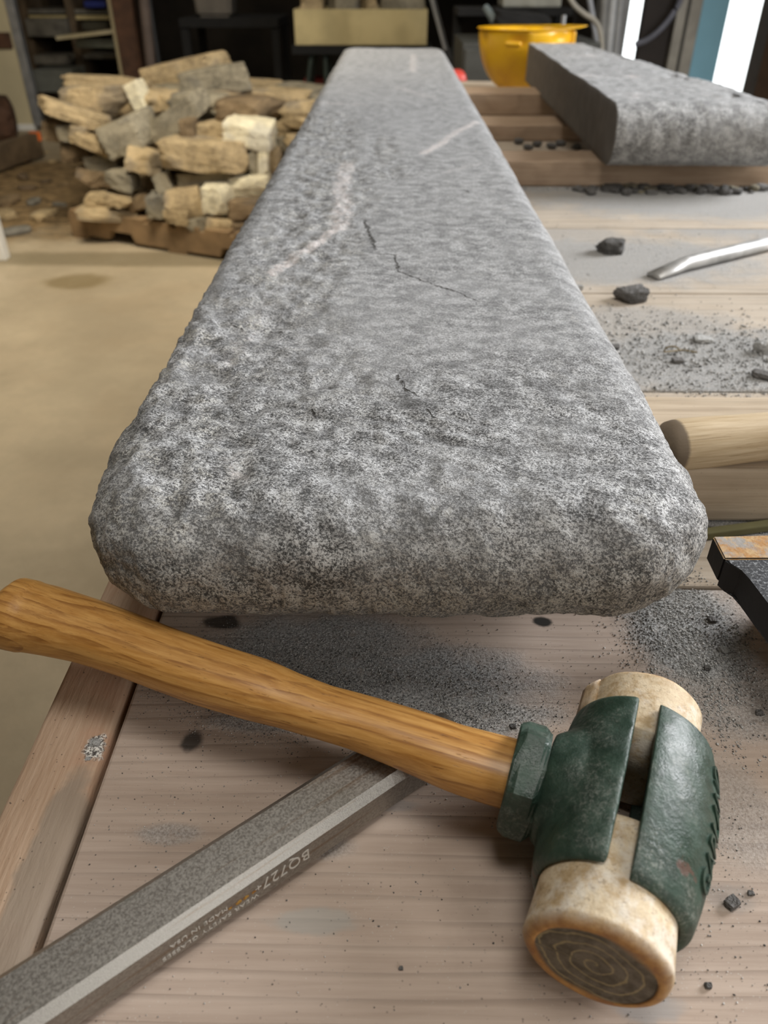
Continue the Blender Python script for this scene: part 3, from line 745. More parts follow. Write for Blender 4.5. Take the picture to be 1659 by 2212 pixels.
# handle
hw = M('varnished_hickory', .42, spec=.45); hw.b.inputs['Coat Weight'].default_value = .12; hw.b.inputs['Coat Roughness'].default_value = .2
hv = hw.map(rot=(0, 0, .32)); hv2 = hw.map(scale=(2.2, 34, 34), src=hv)
sxyz = hw.n('ShaderNodeSeparateXYZ'); hw.put(sxyz.inputs[0], hv)
ph = hw.math('ADD', hw.math('ADD', hw.math('MULTIPLY', sxyz.outputs[1], 210), hw.math('MULTIPLY', sxyz.outputs[2], 70)), hw.math('MULTIPLY', hw.noise(5, 2, .5, v=hw.map(scale=(1, 5, 5), src=hv)), 6.0))
ln = hw.rng(hw.math('FRACT', ph), .3, 1.0); ln = hw.math('MULTIPLY', ln, hw.rng(hw.noise(16, 3, v=hv2), .35, .6))
c = hw.mix(hw.rng(hw.noise(12, 5, .7, v=hv2), .3, .7), (.46, .215, .048), (.64, .35, .105))
c = hw.mix(hw.math('MULTIPLY', ln, .65), c, (.20, .065, .010))
fl = hw.rng(hw.noise(30, 3, .6, v=hw.map(scale=(4, 40, 40), src=hv)), .64, .70)
c = hw.mix(hw.math('MULTIPLY', fl, .6), c, (.13, .045, .008))
hick = hw.done(c, bump=hw.bump(hw.noise(14, 4, .6, v=hv2), .18, .0008, hw.bump(fl, .3, -.0005)))
mids = [(1132, 1684, 150), (1105, 1672, 154), (1045, 1655, 151), (980, 1635, 145), (920, 1611, 139), (840, 1582, 130), (770, 1558, 122), (700, 1538, 119), (625, 1513, 125), (555, 1489, 138), (448, 1456, 140),
        (345, 1419, 138), (291, 1398, 138), (200, 1366, 144), (150, 1352, 149), (100, 1339, 156), (60, 1331, 160), (32, 1325, 160), (22, 1323, 150), (12, 1320, 128)]
rings = []; pts = []
z0, slope = .0318, .055; pc = at(mids[0][0], mids[0][1], z=z0); smax = 0
for (mx, my, wpx) in mids:
    zc = z0
    for _ in range(4):
        p = at(mx, my, z=zc); zc = z0 + slope*(p-pc).length
    pts.append((p, wpx*px_size(p)))
pts = [(pts[0][0]-(pts[2][0]-pts[0][0])*.25, pts[0][1])] + pts
cen = smooth_curve([p for p, w_ in pts], 3); wid = np.interp(np.arange(len(cen))/3, range(len(pts)), [w_ for p, w_ in pts])
for i, p in enumerate(cen):
    t = (cen[min(i+1, len(cen)-1)]-cen[max(i-1, 0)]); t.z *= .5; t.normalize(); u = t.cross(U).normalized(); v = u.cross(t); r_ = wid[i]/2
    th = .80 if i < len(cen)-10 else .86
    ring = []
    for q in np.linspace(0, 2*math.pi, 49)[:-1]:
        k = 1/((abs(math.cos(q))**2.35 + abs(math.sin(q))**2.35)**(1/2.35))
        w_ = p + u*math.cos(q)*r_*k + v*math.sin(q)*r_*th*k; ring.append((w_.x-HC.x, w_.y-HC.y, w_.z))
    rings.append(ring)
loft('handle', rings, hick, mal)

# ------------------------------------------------------------------ pale handle lying on the front timber
ph_m = M('pale_worn_wood', .6, spec=.3)
v2 = ph_m.map(scale=(1, 22, 22))
c = ph_m.mix(ph_m.rng(ph_m.noise(18, 5, .65, v=v2), .3, .7), (.50, .375, .225), (.68, .55, .37))
c = ph_m.mix(ph_m.math('MULTIPLY', ph_m.rng(ph_m.noise(24, 3, .6, v=ph_m.map(scale=(1, 30, 30), loc=(2, 0, 0))), .62, .68), .5), c, (.25, .16, .08))
c = ph_m.mix(ph_m.spot(0.004, 0, .005, 1, .3, .5, 200), c, (.20, .155, .11))
ph_mat = ph_m.done(c, bump=ph_m.bump(ph_m.noise(20, 4, .6, v=v2), .3, .001))
p0 = at(1432, 962, z=.0635); p1 = at(1659, 944, z=.062); dv = (p1-p0); dv.z = 0; dv.normalize(); nv = Vector((dv.y, -dv.x, 0))
hand = []
r0 = .0172
for s_, k in [(0, .55), (.0015, .80), (.004, .93), (.010, 1.0), (.03, 1.0), (.055, .95), (.08, .90), (.12, .92), (.18, 1.0), (.26, 1.05), (.34, 1.0)]:
    ring = []
    for q in np.linspace(0, 2*math.pi, 41)[:-1]:
        ring.append((s_, math.cos(q)*r0*k*1.05, r0*.98*(k if k > .95 or s_ < .02 else .95)*math.sin(q)))
    hand.append(ring)
ham = empty('sledge_hammer', (p0.x, p0.y, .045+r0*1.03), 'hammer with pale worn wooden handle lying on the timber beside the long slab', 'hammer', rot=(0, 0, math.atan2(dv.y, dv.x)))
loft('handle', hand, ph_mat, ham)
bm_obj('head', box_bm(.335, .385, -.045, .045, -.017, .028, .006), dark_metal, ham)

# ------------------------------------------------------------------ black steel tool at the right edge
rust = M('rusty_steel_top', .7, .2)
rn = rust.rng(rust.noise(55, 5, .7), .42, .58)
c = rust.mix(rn, (.32, .30, .28), (.42, .22, .07)); c = rust.mix(rust.rng(rust.noise(180, 4, .7), .45, .65), c, (.50, .34, .17))
rusty = rust.done(c, bump=rust.bump(rust.noise(300, 4), .4, .001))
bk = M('black_steel', .45, .3); c = bk.mix(bk.math('MULTIPLY', bk.rng(bk.noise(500, 4, .8), .5, .66), bk.rng(bk.noise(50, 3), .35, .6)), (.035, .037, .042), (.42, .44, .46))
blackst = bk.done(c, bump=bk.bump(bk.noise(300, 3), .3, .001)); blk = plain('black_steel_side', (.012, .012, .013), .55)
tool = empty('stone_hammer', (.26, .32, 0), 'black steel stone hammer with rusty top at the right edge below the pale handle', 'stone hammer')
def tl(v): return (v[0]-.26, v[1]-.32, v[2])
zt, zb = .060, .044
g = [at(1540, 1158, z=zt), at(1565, 1207, z=zt), at(1582, 1218, z=zt), at(1605, 1230, z=zt), at(1620, 1250, z=zt), at(1659, 1301, z=zt)]
g5 = g[5] + (g[5]-g[4])*1.5
far_r = Vector((.30, g[0].y+.006, zt)); mid_r = Vector((.30, g[1].y+.002, zt))
topA = [g[0], g[1], mid_r, far_r]
topB = [g[1], g[2], g[3], g[4], g[5], g5, Vector((.30, g5.y, zt)), mid_r]
def prism(name, pts_, za, zb_, mat, inset=0.0):
    n = len(pts_); c0 = sum((Vector(p) for p in pts_), Vector())/n
    bm = bmesh.new(); lo = [bm.verts.new(tl((p[0], p[1], za))) for p in pts_]; hi = [bm.verts.new(tl((p[0], p[1], zb_))) for p in pts_]
    bm.faces.new(hi); bm.faces.new(lo[::-1])
    for k in range(n): bm.faces.new((lo[k], lo[(k+1) % n], hi[(k+1) % n], hi[k]))
    bmesh.ops.bevel(bm, geom=bm.edges[:], offset=.0008, segments=2, affect='EDGES')
    return bm_obj(name, bm, mat, tool)
sf = prism('striking_face', topA, zb, zt, rusty); sf['label'] = 'rusty orange and grey steel top'; sf.data.materials.append(blk)
for p in sf.data.polygons:
    if abs(p.normal.z) < .4: p.material_index = 1
e0, e1 = at(1518, 1153, z=.004), at(1659, 1134, z=.004); ed = (e1-e0).normalized()
strp = bm_obj('webbing_strap', box_bm(0, .14, -.0035, .0035, 0, .006, .001), plain('olive_webbing', (.16, .15, .07), .8), loc=(e0.x, e0.y, .0005), rot=(0, 0, math.atan2(ed.y, ed.x)))
tag(strp, 'olive green strap lying on the bench between the timber and the rusty steel tool', 'strap')
hb = prism('head', topB, zb-.003, zt-.0003, blackst)
hb.data.materials.append(blk)
for p in hb.data.polygons:
    if abs(p.normal.z) < .5: p.material_index = 1
prism('body', [Vector((.232, .27, 0)), Vector((.30, .27, 0)), Vector((.30, .35, 0)), Vector((.232, .35, 0))], .0005, zb-.002, blk)

# ------------------------------------------------------------------ cold chisel on the bench at right
cs = M('polished_chisel_steel', .45, .55); cs = cs.done(cs.mix(cs.rng(cs.noise(40, 4), .35, .65), (.38, .38, .37), (.58, .58, .57)), bump=cs.bump(cs.noise(200, 3), .1, .001))
c0 = at(1412, 592, z=.006); c1 = at(1659, 526, z=.010); cv = (c1-c0); cv.z = 0; Lc = cv.length; ca = math.atan2(cv.y, cv.x)
rings = []
for s_, wy, hz_ in [(0, .011, .0022), (.001, .0118, .0030), (.03, .0112, .0062), (.05, .0098, .0085), (.058, .0092, .0092), (.10, .0092, .0092), (Lc+.18, .0092, .0092)]:
    rings.append([(s_, wy*math.cos(q), .0094*min(1, hz_/.0092) + hz_*math.sin(q)) for q in np.linspace(0, 2*math.pi, 25)[:-1]])
co = loft('cold_chisel', rings, cs); co.location = (c0.x, c0.y, .0008); co.rotation_euler = (0, 0, ca)
tag(co, 'round steel chisel with flattened tip lying on dusty planks at right', 'chisel')

# ------------------------------------------------------------------ stone chips
def rock(name, size, mat, loc, rot, seed, label=None, cat=None, group=None, kind=None, sub=3, rough=.12, blocky=.6):
    bm = bmesh.new(); bmesh.ops.create_icosphere(bm, subdivisions=sub, radius=1)
    co = np.array([v.co[:] for v in bm.verts])
    sup = co/np.maximum(np.abs(co).max(axis=1), 1e-6)[:, None]      # on the cube
    q = co*(1-blocky) + sup*blocky
    rs = np.random.RandomState(seed)
    for _ in range(3):                                               # chipped facets
        n_ = rs.normal(size=3); n_ /= np.linalg.norm(n_); h = rs.uniform(.72, 1.0)*np.abs(n_).sum()**.5
        d_ = q @ n_ - h; q = q - np.outer(np.maximum(d_, 0), n_)
    q = q*(1 + rough*fbm(q, 1.3, 3, seed*3.7))[:, None]
    q[:, 0] *= 1 + .12*rs.normal()*q[:, 1]
    for v, p in zip(bm.verts, q): v.co = Vector(p)*1
    for v in bm.verts: v.co = Vector((v.co.x*size[0]/2, v.co.y*size[1]/2, v.co.z*size[2]/2))
    o = bm_obj(name, bm, mat, loc=loc, rot=rot)
    return tag(o, label, cat, group, kind)
def chip(px, py, wpx, hpx, mat, seed, label, rz=0.0, dmul=1.0):
    p = at(px, py+hpx*.35, z=0); s_ = px_size(p); h = hpx*s_*.75; o = rock('stone_chip', (wpx*s_, wpx*s_*.8*dmul, h), mat, (p.x, p.y+wpx*s_*.2, h*.46), (0, 0, rz), seed, label, 'stone chip', sub=4, rough=.22)
    return o
chip(1322, 535, 54, 40, black_chip, 3, 'blocky dark stone chip standing on the planks left of the chisel tip')
chip(1370, 640, 66, 38, black_chip, 8, 'grey stone chip below the chisel tip on the dusty planks', .3)
chip(1650, 752, 36, 34, lightchip, 12, 'pale stone chip at the right edge among the dust', .4)
chip(1648, 812, 40, 18, black_chip, 15, 'dark flat stone chip at the right edge above the pale handle', -.5)
chip(1520, 735, 40, 12, lightchip, 18, 'thin flat grey stone flake lying in the dust below the chisel')
chip(1250, 622, 18, 16, lightchip, 21, 'small pale stone crumb beside the right edge of the long slab')
chip(1325, 752, 30, 12, black_chip, 24, 'small grey stone crumb in the dust near the right edge of the long slab')
chip(1465, 780, 26, 12, black_chip, 25, 'small dark crumb in the middle of the dusty patch')
chip(1562, 1405, 22, 13, lightchip, 31, 'flat grey stone flake on the dust patch beside the stone hammer')
chip(1527, 1443, 14, 14, black_chip, 33, 'small dark stone crumb on the dust patch above the mallet')
chip(1540, 1340, 20, 9, black_chip, 34, 'tiny dark splinter on the dust patch close under the stone hammer')
chip(1582, 1952, 32, 24, black_chip, 35, 'dark crumbly stone bit on the plank right of the mallet', .5)
chip(1622, 1930, 14, 10, black_chip, 36, 'small dark crumb near the right edge beside the crumbly bit')
chip(1530, 2130, 16, 14, black_chip, 37, 'small dark crumb near the bottom right corner')
chip(1640, 1540, 16, 12, black_chip, 38, 'small dark crumb at the right edge in the shade of the stone hammer')
chip(1108, 1570, 14, 10, black_chip, 39, 'black crumb beside the collar nut of the mallet')
chip(1515, 1705, 12, 8, lightchip, 40, 'small pale crumb just right of the mallet head')
chip(866, 1893+199, 10, 8, black_chip, 41, 'tiny dark crumb on the plank left of the rawhide face')
chip(205, 1606, 22, 12, lightchip, 42, 'whitish crushed stone crumb on the edge board of the bench')
chip(190, 1640, 12, 7, lightchip, 43, 'tiny white crumb just below the crushed one on the edge board')
# wood curl
cc = at(1436, 745, z=.004); curl = []
for q in np.linspace(0, 4.2, 22): curl.append((cc.x+.008*math.cos(q)*(1-.05*q), cc.y-.02+.03*q/4.2*0, .006+.0055*math.sin(q)*(1-.05*q)))
curl = [(cc.x+.03, cc.y-.012, .0012), (cc.x+.016, cc.y-.006, .0012)] + curl[::-1][-18:]
tag(bm_obj('wood_shaving', tube_bm(curl, .0009, 6), plain('shaving_wood', (.25, .2, .12), .8)), 'thin curled shaving in the dust below the chisel', 'shaving')

# ------------------------------------------------------------------ grit and dust
def grit(name, regions, mat, label, seed=1, kind='stuff'):
    rs = np.random.RandomState(seed); octv = np.array([(1,0,0),(-1,0,0),(0,1,0),(0,-1,0),(0,0,1),(0,0,-1)], float)
    octf = np.array([(0,2,4),(2,1,4),(1,3,4),(3,0,4),(2,0,5),(1,2,5),(3,1,5),(0,3,5)])
    Vs = []; n_all = 0; tones = []
    for (px, py, sx, sy, n, s0, s1, yaw) in regions:
        p = at(px, py, z=0); g_ = rs.normal(size=(n, 2))*np.array([sx, sy]); cyw, syw = math.cos(yaw), math.sin(yaw)
        x = p.x + g_[:, 0]*cyw - g_[:, 1]*syw; y = p.y + g_[:, 0]*syw + g_[:, 1]*cyw
        q = np.stack([x, y, 0*x], 1); keep = (fbm(q, 45, 3, seed*2.0) + rs.normal(size=n)*.2 > -.12) & (x > -.135) & (x < .93) & (y > -.1)
        keep &= ~((y > .436) & (y < .551)) & ~((np.abs(y-.37) < .002) | (np.abs(y-.645) < .002) | (np.abs(y-.9055) < .002) | (np.abs(y-1.1855) < .002)) & ~((y > 1.44) & (y < 1.56))
        x, y = x[keep], y[keep]; m_ = len(x); s_ = s0*(s1/s0)**(rs.uniform(size=m_)**2.2)
        v = octv[None]*(rs.uniform(.5, 1.2, size=(m_, 6, 1)))*s_[:, None, None]
        a_ = rs.uniform(0, 6.28, m_); ca_, sa_ = np.cos(a_), np.sin(a_)
        vx = v[..., 0]*ca_[:, None] - v[..., 1]*sa_[:, None]; vy = v[..., 0]*sa_[:, None] + v[..., 1]*ca_[:, None]
        vz = v[..., 2]*.7 + (s_*.5)[:, None]
        Vs.append(np.stack([vx+x[:, None], vy+y[:, None], vz], -1).reshape(-1, 3)); tones.append(np.repeat(rs.uniform(size=m_), 6)); n_all += m_
    V = np.concatenate(Vs); Fs = (octf[None] + (np.arange(n_all)*6)[:, None, None]).reshape(-1, 3)
    me = bpy.data.meshes.new(name); me.vertices.add(len(V)); me.vertices.foreach_set('co', V.ravel())
    me.loops.add(Fs.size); me.loops.foreach_set('vertex_index', Fs.ravel()); me.polygons.add(len(Fs))
    me.polygons.foreach_set('loop_start', np.arange(0, Fs.size, 3)); me.update(calc_edges=True); me.validate()
    me.materials.append(mat); o = bpy.data.objects.new(name, me); COL.objects.link(o)
    add_attr(o, 'tone', np.concatenate(tones)); return tag(o, label, 'grit', kind=kind)
gt = M('stone_grit', .8, spec=.4); gritm = gt.done(gt.ramp(gt.attr('tone'), [(0, (.03, .03, .03)), (.35, (.16, .16, .155)), (.7, (.34, .34, .33)), (1, (.78, .77, .74))]))
grit('stone_grit', [
    (800, 1500, .055, .020, 15000, .00016, .0006, -.25), (650, 1420, .050, .018, 7000, .00016, .0006, 0), (1010, 1545, .022, .010, 4000, .00016, .0006, 0),
    (520, 1560, .05, .008, 2200, .00016, .0005, -.3),     (830, 1900, .16, .10, 4200, .00012, .00055, 0), (1500, 1800, .03, .05, 2200, .00012, .0006, 0), (400, 1700, .05, .05, 1300, .00012, .0005, 0),
    (1600, 1132, .06, .006, 1800, .0004, .0014, 0)], gritm, 'loose grey stone grit and dust scattered over the near bench planks', 3)
gt2 = M('pale_stone_grit', .85, spec=.3); gritp = gt2.done(gt2.ramp(gt2.attr('tone'), [(0, (.10, .095, .09)), (.2, (.30, .30, .29)), (.7, (.44, .44, .43)), (1, (.66, .65, .63))]))
grit('stone_grit', [(1480, 1370, .018, .032, 15000, .0002, .0010, 0), (1560, 1500, .018, .018, 2200, .00016, .0008, 0), (1560, 780, .10, .05, 9000, .0003, .0022, 0), (1400, 720, .07, .05, 2500, .0003, .0022, 0), (1640, 850, .12, .012, 1800, .0004, .0016, 0),
    (1420, 405, .22, .012, 3500, .0006, .0030, 0), (1400, 520, .15, .10, 1300, .0004, .0014, 0)], gritp, 'pale dusty grit on the planks right of the long slab', 6)
# heap of dark chippings under the second slab
rs = random.Random(5)
for k in range(70):
    t = rs.random(); px = 1235 + 400*t; s_ = rs.uniform(.007, .019)
    p = at(px, 398, z=0); yy_ = min(p.y + rs.uniform(-.075, .01), 1.44 - s_*.6)
    rock('stone_chipping', (s_*1.4, s_, s_*.6), [black_chip, black_chip, black_chip, greyst, black_chip][k % 5], (p.x, yy_, s_*.24), (0, 0, rs.uniform(0, 3)), 100+k,
         'small broken stone chippings heaped on the bench under the near edge of the second slab', 'stone chipping', 'chippings under the second slab', sub=2, rough=.25)
for k, (px, py) in enumerate([(1120, 312), (1160, 318), (1190, 322), (1210, 316), (1245, 325), (1140, 325)]):
    p = at(px, py, z=0); rock('stone_chipping', (.022, .018, .011), black_chip, (p.x, min(max(p.y, 1.57), 1.85), .007), (0, 0, k), 150+k,
         'dark broken stone chippings between the two nearest reddish timbers', 'stone chipping', 'chippings between the timbers', sub=2, rough=.25)
p = at(1652, 378, z=0); rock('plastic_scrap', (.05, .05, .03), white_mat, (p.x+.012, p.y-.02, .014), (0, 0, .3), 7, 'small white scrap on the bench beyond the end of the reddish timber', 'scrap')

# ------------------------------------------------------------------ hard hat
hh = M('yellow_plastic', .35, spec=.5); hh = hh.done(hh.mix(hh.rng(hh.noise(14, 4), .35, .7), (.80, .46, .012), (.70, .36, .01)))
hY = 2.70; hc = at(1136, 62, Y=hY); hb0 = .001
hat = empty('hard_hat', (hc.x, hY+.01, hb0), 'upside-down yellow hard hat at the far bench end behind the second slab', 'hard hat')
Hh = hc.z - hb0; sp2_ = px_size(hc)
rx, ry = 98*sp2_, .108
rings = []; inner = []
for q in np.linspace(.06, math.pi/2, 20):
    r_ = math.sin(q)**.80; z = Hh*(1-math.cos(q)**1.0)
    ring = []; 
    for a_ in np.linspace(0, 2*math.pi, 65)[:-1]:
        dent = 0
        if .80 < z/Hh < .93 and abs(math.sin(a_)) > .35: dent = -.012*max(0, math.sin(6*a_))
        ring.append(((rx*r_+dent)*math.cos(a_), (ry*r_+dent)*math.sin(a_), z))
    rings.append(ring)
sh = loft('shell', rings, hh, hat, caps=(True, False)); so = sh.modifiers.new('solid', 'SOLIDIFY'); so.thickness = .003; so.offset = 1
# brim: small lip all round, peak at the right
lip = []
for rad, dz in [(0, 0), (.007, .002), (.009, .004), (.007, .0055), (0, .004)]:
    ring = []
    for a_ in np.linspace(0, 2*math.pi, 65)[:-1]:
        pk = max(0, math.cos(a_))**2.2*.040
        e = rad/.009
        ring.append(((rx+rad+pk*e)*math.cos(a_), (ry+rad)*math.sin(a_), Hh+dz-.002 + .006*(pk/.04)*e))
    lip.append(ring)
loft('brim', lip, hh, hat, caps=(False, False))
rib = tube_bm([(rx*.98*math.cos(a_), -ry*.98*abs(math.sin(a_)), Hh*.80) for a_ in np.linspace(.5, 1.35, 10)], .006, 8)
bm_obj('accessory_slot', rib, hh, hat, True)
rib = tube_bm([(rx*.98*math.cos(a_), -ry*.98*abs(math.sin(a_)), Hh*.80) for a_ in np.linspace(1.75, 2.1, 8)], .007, 8)
bm_obj('accessory_slot', rib, hh, hat, True)
# left leaning ribs of the peak
bm_obj('peak_web', box_bm(rx*.90, rx*1.1, -.03, .03, Hh*.72, Hh*.98, .006), hh, hat)

# ------------------------------------------------------------------ pallet and the pile of building stone
pw = plain('pallet_wood', (.25, .165, .085), .85, var=.25, scale=8)
c_l = at(158, 512, z=FLOOR_Z); c_r = at(495, 566, z=FLOOR_Z); pdv = (c_r-c_l).normalized(); pang = math.atan2(pdv.y, pdv.x)
pal = empty('pallet', c_l, 'brown wooden pallet on the floor under the pile of building stone', 'pallet', rot=(0, 0, pang))
PW, PD = 1.22, 1.1
def stringer(y):
    bm = bmesh.new(); xs_ = [0, .22, .24, .36, .38, PW-.38, PW-.36, PW-.24, PW-.22, PW]; zn = [0, 0, .04, .04, 0, 0, .04, .04, 0, 0]
    for yy_ in (y, y+.04):
        pass
    lo0 = [bm.verts.new((x, y, z+.016)) for x, z in zip(xs_, zn)]; hi0 = [bm.verts.new((x, y, .11)) for x in xs_]
    lo1 = [bm.verts.new((x, y+.04, z+.016)) for x, z in zip(xs_, zn)]; hi1 = [bm.verts.new((x, y+.04, .11)) for x in xs_]
    for k in range(len(xs_)-1):
        bm.faces.new((lo0[k], lo0[k+1], hi0[k+1], hi0[k])); bm.faces.new((lo1[k+1], lo1[k], hi1[k], hi1[k+1]))
        bm.faces.new((hi0[k], hi0[k+1], hi1[k+1], hi1[k])); bm.faces.new((lo1[k], lo1[k+1], lo0[k+1], lo0[k]))
    bm.faces.new((lo0[0], hi0[0], hi1[0], lo1[0])); bm.faces.new((lo0[-1], lo1[-1], hi1[-1], hi0[-1]))
    bm_obj('stringer', bm, pw, pal)
for y in (0, PD/2-.02, PD-.04): stringer(y)
for k in range(8): bm_obj('deck_board', box_bm(k*PW/8+.01, (k+1)*PW/8-.02, 0, PD, .11, .127, .002), pw, pal)
for x in (0, PW/2-.05, PW-.1): bm_obj('bottom_board', box_bm(x, x+.1, 0, PD, 0, .016, .002), pw, pal)

pile_group = 'building stones piled on the pallet'
# px, py centre; width, height in photo px; tilt in the picture; distance; depth m; material; label
ST_ = [
 (388, 160, 190, 50, 11, 4.35, .16, tan, 'long tan stone slanting up at the very top of the pile'),
 (462, 176, 140, 54, 9, 4.12, .14, greyst, 'grey-brown stone leaning on the topmost tan one at the right of the summit'),
 (225, 184, 172, 30, -3, 4.20, .14, tan, 'thin tan stone behind the big block at the upper left of the pile'),
 (222, 220, 180, 62, 3, 3.98, .20, tan, 'big tan block with pale right end at the upper left of the pile'),
 (300, 214, 34, 66, 20, 3.93, .08, pale, 'pale upright end piece at the right of the big upper left block'),
 (158, 250, 150, 30, -20, 3.78, .14, tan, 'flat tan stone sloping down at the left edge of the pile top'),
 (262, 298, 118, 66, 20, 3.66, .18, greyst, 'grey stone with tan top face left of the middle of the pile'),
 (375, 262, 150, 48, 33, 3.72, .12, greyst, 'long grey stone tilted up to the right in the middle of the pile'),
 (486, 235, 104, 52, -4, 3.92, .14, tan, 'tan wedge-shaped stone below the summit stones'),
 (605, 232, 150, 42, 3, 3.98, .14, tan, 'long tan stone with dark hollow near the top right of the pile'),
 (620, 196, 190, 20, -3, 4.30, .14, tan, 'thin long tan stone along the top right of the pile'),
 (640, 214, 130, 18, 2, 4.15, .12, brown, 'brown thin stone under the long tan one at top right'),
 (538, 293, 104, 58, -4, 3.56, .14, pale, 'brightest whitish stone in the right half of the pile'),
 (462, 290, 78, 42, 2, 3.68, .14, tan, 'squat tan stone left of the brightest whitish one'),
 (403, 282, 34, 40, 0, 3.60, .12, brown, 'small round brown stone in the middle beside the tilted grey one'),
 (440, 338, 180, 60, -3, 3.50, .15, tan, 'long squared tan stone across the centre of the pile'),
 (608, 278, 95, 32, 3, 3.80, .14, tan, 'tan stone at the right beyond the brightest whitish one'),
 (306, 350, 76, 46, -15, 3.58, .14, tan, 'tan rounded stone left of the long squared central one'),
 (548, 352, 26, 52, 8, 3.56, .12, greyst, 'narrow dark upright stone right of the central squared one'),
 (568, 352, 24, 48, -6, 3.55, .12, pale, 'narrow pale upright stone right of the central squared one'),
 (592, 346, 26, 44, 10, 3.62, .12, tan, 'small tan upright stone nearest the slab in the middle of the pile'),
 (262, 392, 58, 36, -6, 3.58, .12, greyst, 'blue-grey stone end in the lower left of the pile'),
 (205, 386, 90, 32, -4, 3.72, .14, brown, 'dim brown stone behind the blue-grey end at lower left'),
 (446, 391, 112, 38, 3, 3.55, .13, greyst, 'dark grey long stone under the central squared one'),
 (540, 404, 90, 44, 4, 3.52, .13, pale, 'pale tan stone beside the slab in the lower right of the pile'),
 (467, 432, 60, 56, 0, 3.44, .14, pale, 'round pale stone end in the lower right of the pile'),
 (397, 446, 76, 66, 12, 3.46, .14, tan, 'large rounded tan stone left of the round pale end'),
 (345, 446, 50, 46, 0, 3.50, .12, greyst, 'greyish stone with light top left of the large rounded one'),
 (214, 434, 52, 28, 0, 3.64, .12, tan, 'small tan stone low on the left of the pile'),
 (264, 434, 50, 26, -6, 3.58, .12, tan, 'small flat tan stone right of the low left one'),
 (228, 464, 128, 26, -5, 3.60, .14, tan, 'flat long tan stone lying on the pallet at the left'),
 (430, 488, 54, 34, 10, 3.44, .10, greyst, 'low grey lump on the pallet under the large rounded stone'),
 (474, 492, 54, 34, -8, 3.41, .10, tan, 'low tan lump on the pallet under the round pale end'),
 (385, 470, 50, 30, 0, 3.44, .10, tan, 'low tan stone at the pallet edge left of the grey lump'),
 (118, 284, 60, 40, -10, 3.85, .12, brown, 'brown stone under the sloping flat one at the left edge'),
 (144, 288, 40, 32, 5, 3.80, .10, greyst, 'small grey stone under the sloping flat one at the left edge'),
 (170, 292, 42, 34, -6, 3.74, .10, tan, 'small tan stone under the right part of the sloping flat one'),
 (205, 318, 96, 26, -24, 3.70, .10, tan, 'narrow tan stone sloping below the grey one at left'),
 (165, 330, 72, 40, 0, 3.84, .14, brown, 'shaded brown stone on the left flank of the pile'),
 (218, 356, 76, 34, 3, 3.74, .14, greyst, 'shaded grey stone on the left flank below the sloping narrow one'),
 (352, 398, 32, 38, 18, 3.52, .08, greyst, 'small grey triangular stone under the left end of the central squared one'),
 (350, 220, 52, 34, 6, 3.98, .12, tan, 'small tan stone between the big block and the tilted grey one'),
 (420, 226, 60, 30, 12, 3.95, .12, greyst, 'small blue-grey stone under the left end of the summit'),
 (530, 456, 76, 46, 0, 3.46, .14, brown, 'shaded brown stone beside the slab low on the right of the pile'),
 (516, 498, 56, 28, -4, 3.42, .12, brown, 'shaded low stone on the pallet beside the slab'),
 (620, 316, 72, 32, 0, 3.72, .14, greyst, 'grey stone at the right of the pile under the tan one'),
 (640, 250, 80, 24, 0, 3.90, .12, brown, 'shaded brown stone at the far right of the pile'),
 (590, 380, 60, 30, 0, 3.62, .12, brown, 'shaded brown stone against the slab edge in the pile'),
 (300, 440, 44, 36, 10, 3.60, .10, brown, 'small brown stone in the gap left of the greyish one'),
 (330, 318, 50, 30, -10, 3.75, .10, brown, 'brown stone in the gap above the rounded tan one'),
]
for i, (px, py, wp, hp_, tl_, Y, dp, mt, lb) in enumerate(ST_):
    p = at(px, py, Y=Y); k = px_size(p)
    rock('building_stone', (wp*k, dp*1.15, hp_*k*1.02), mt, (p.x, p.y+dp*.35, p.z), (0, -R(tl_), R((i*37 % 21)-10)), 300+i, lb, 'stone', pile_group, sub=4, rough=.10, blocky=.92)
rs = random.Random(11)
pm = Matrix.Rotation(pang, 3, 'Z')
for i in range(48):
    lv = i // 12; x_ = (i % 4)*.30 + .16 + rs.uniform(-.03, .03); y_ = ((i//4) % 3)*.25 + .48 + rs.uniform(-.03, .03)
    v = c_l + pm @ Vector((x_, y_, 0)); z_ = FLOOR_Z + .127 + .055 + lv*.115
    rock('building_stone', (.27, .245, .105), [tan, greyst, brown][i % 3], (v.x, v.y, z_), (0, rs.uniform(-.05, .05), pang + rs.uniform(-.15, .15)), 500+i,
         'rough stone buried in the dark inside of the pile of building stone', 'stone', 'stones inside the pile', sub=3, blocky=.8)

# ------------------------------------------------------------------ background at left
def facing_box(name, x0, y0, x1, y1, Y, dp, mat, parent=None, bev=.004):
    """upright box that spans a part of the view at distance Y"""
    a_ = at(x0, y0, Y=Y); b_ = at(x1, y1, Y=Y); c_ = at(x0, y1, Y=Y); xl = (a_.x+c_.x)/2 if abs(x1-x0) > 40 else c_.x
    o = box(name, min(c_.x, b_.x), max(c_.x, b_.x), Y, Y+dp, b_.z, a_.z, mat, bev=bev)
    return o
def reparent(o, p): o.parent = p; o.matrix_parent_inverse = Matrix.Translation(p.location).inverted(); return o
pY = 6.6; pb = at(90, 268, Y=pY); panel = empty('door_panel', (pb.x-.3, pY, FLOOR_Z), 'cream door panel with grey metal edge standing at the far left', 'door panel')
xr = pb.x
reparent(box('board', xr-1.0, xr-.06, pY, pY+.05, FLOOR_Z+.04, 1.6, cream), panel)
reparent(box('metal_edge', xr-.06, xr, pY-.01, pY+.06, FLOOR_Z+.03, 1.6, grey_metal), panel)
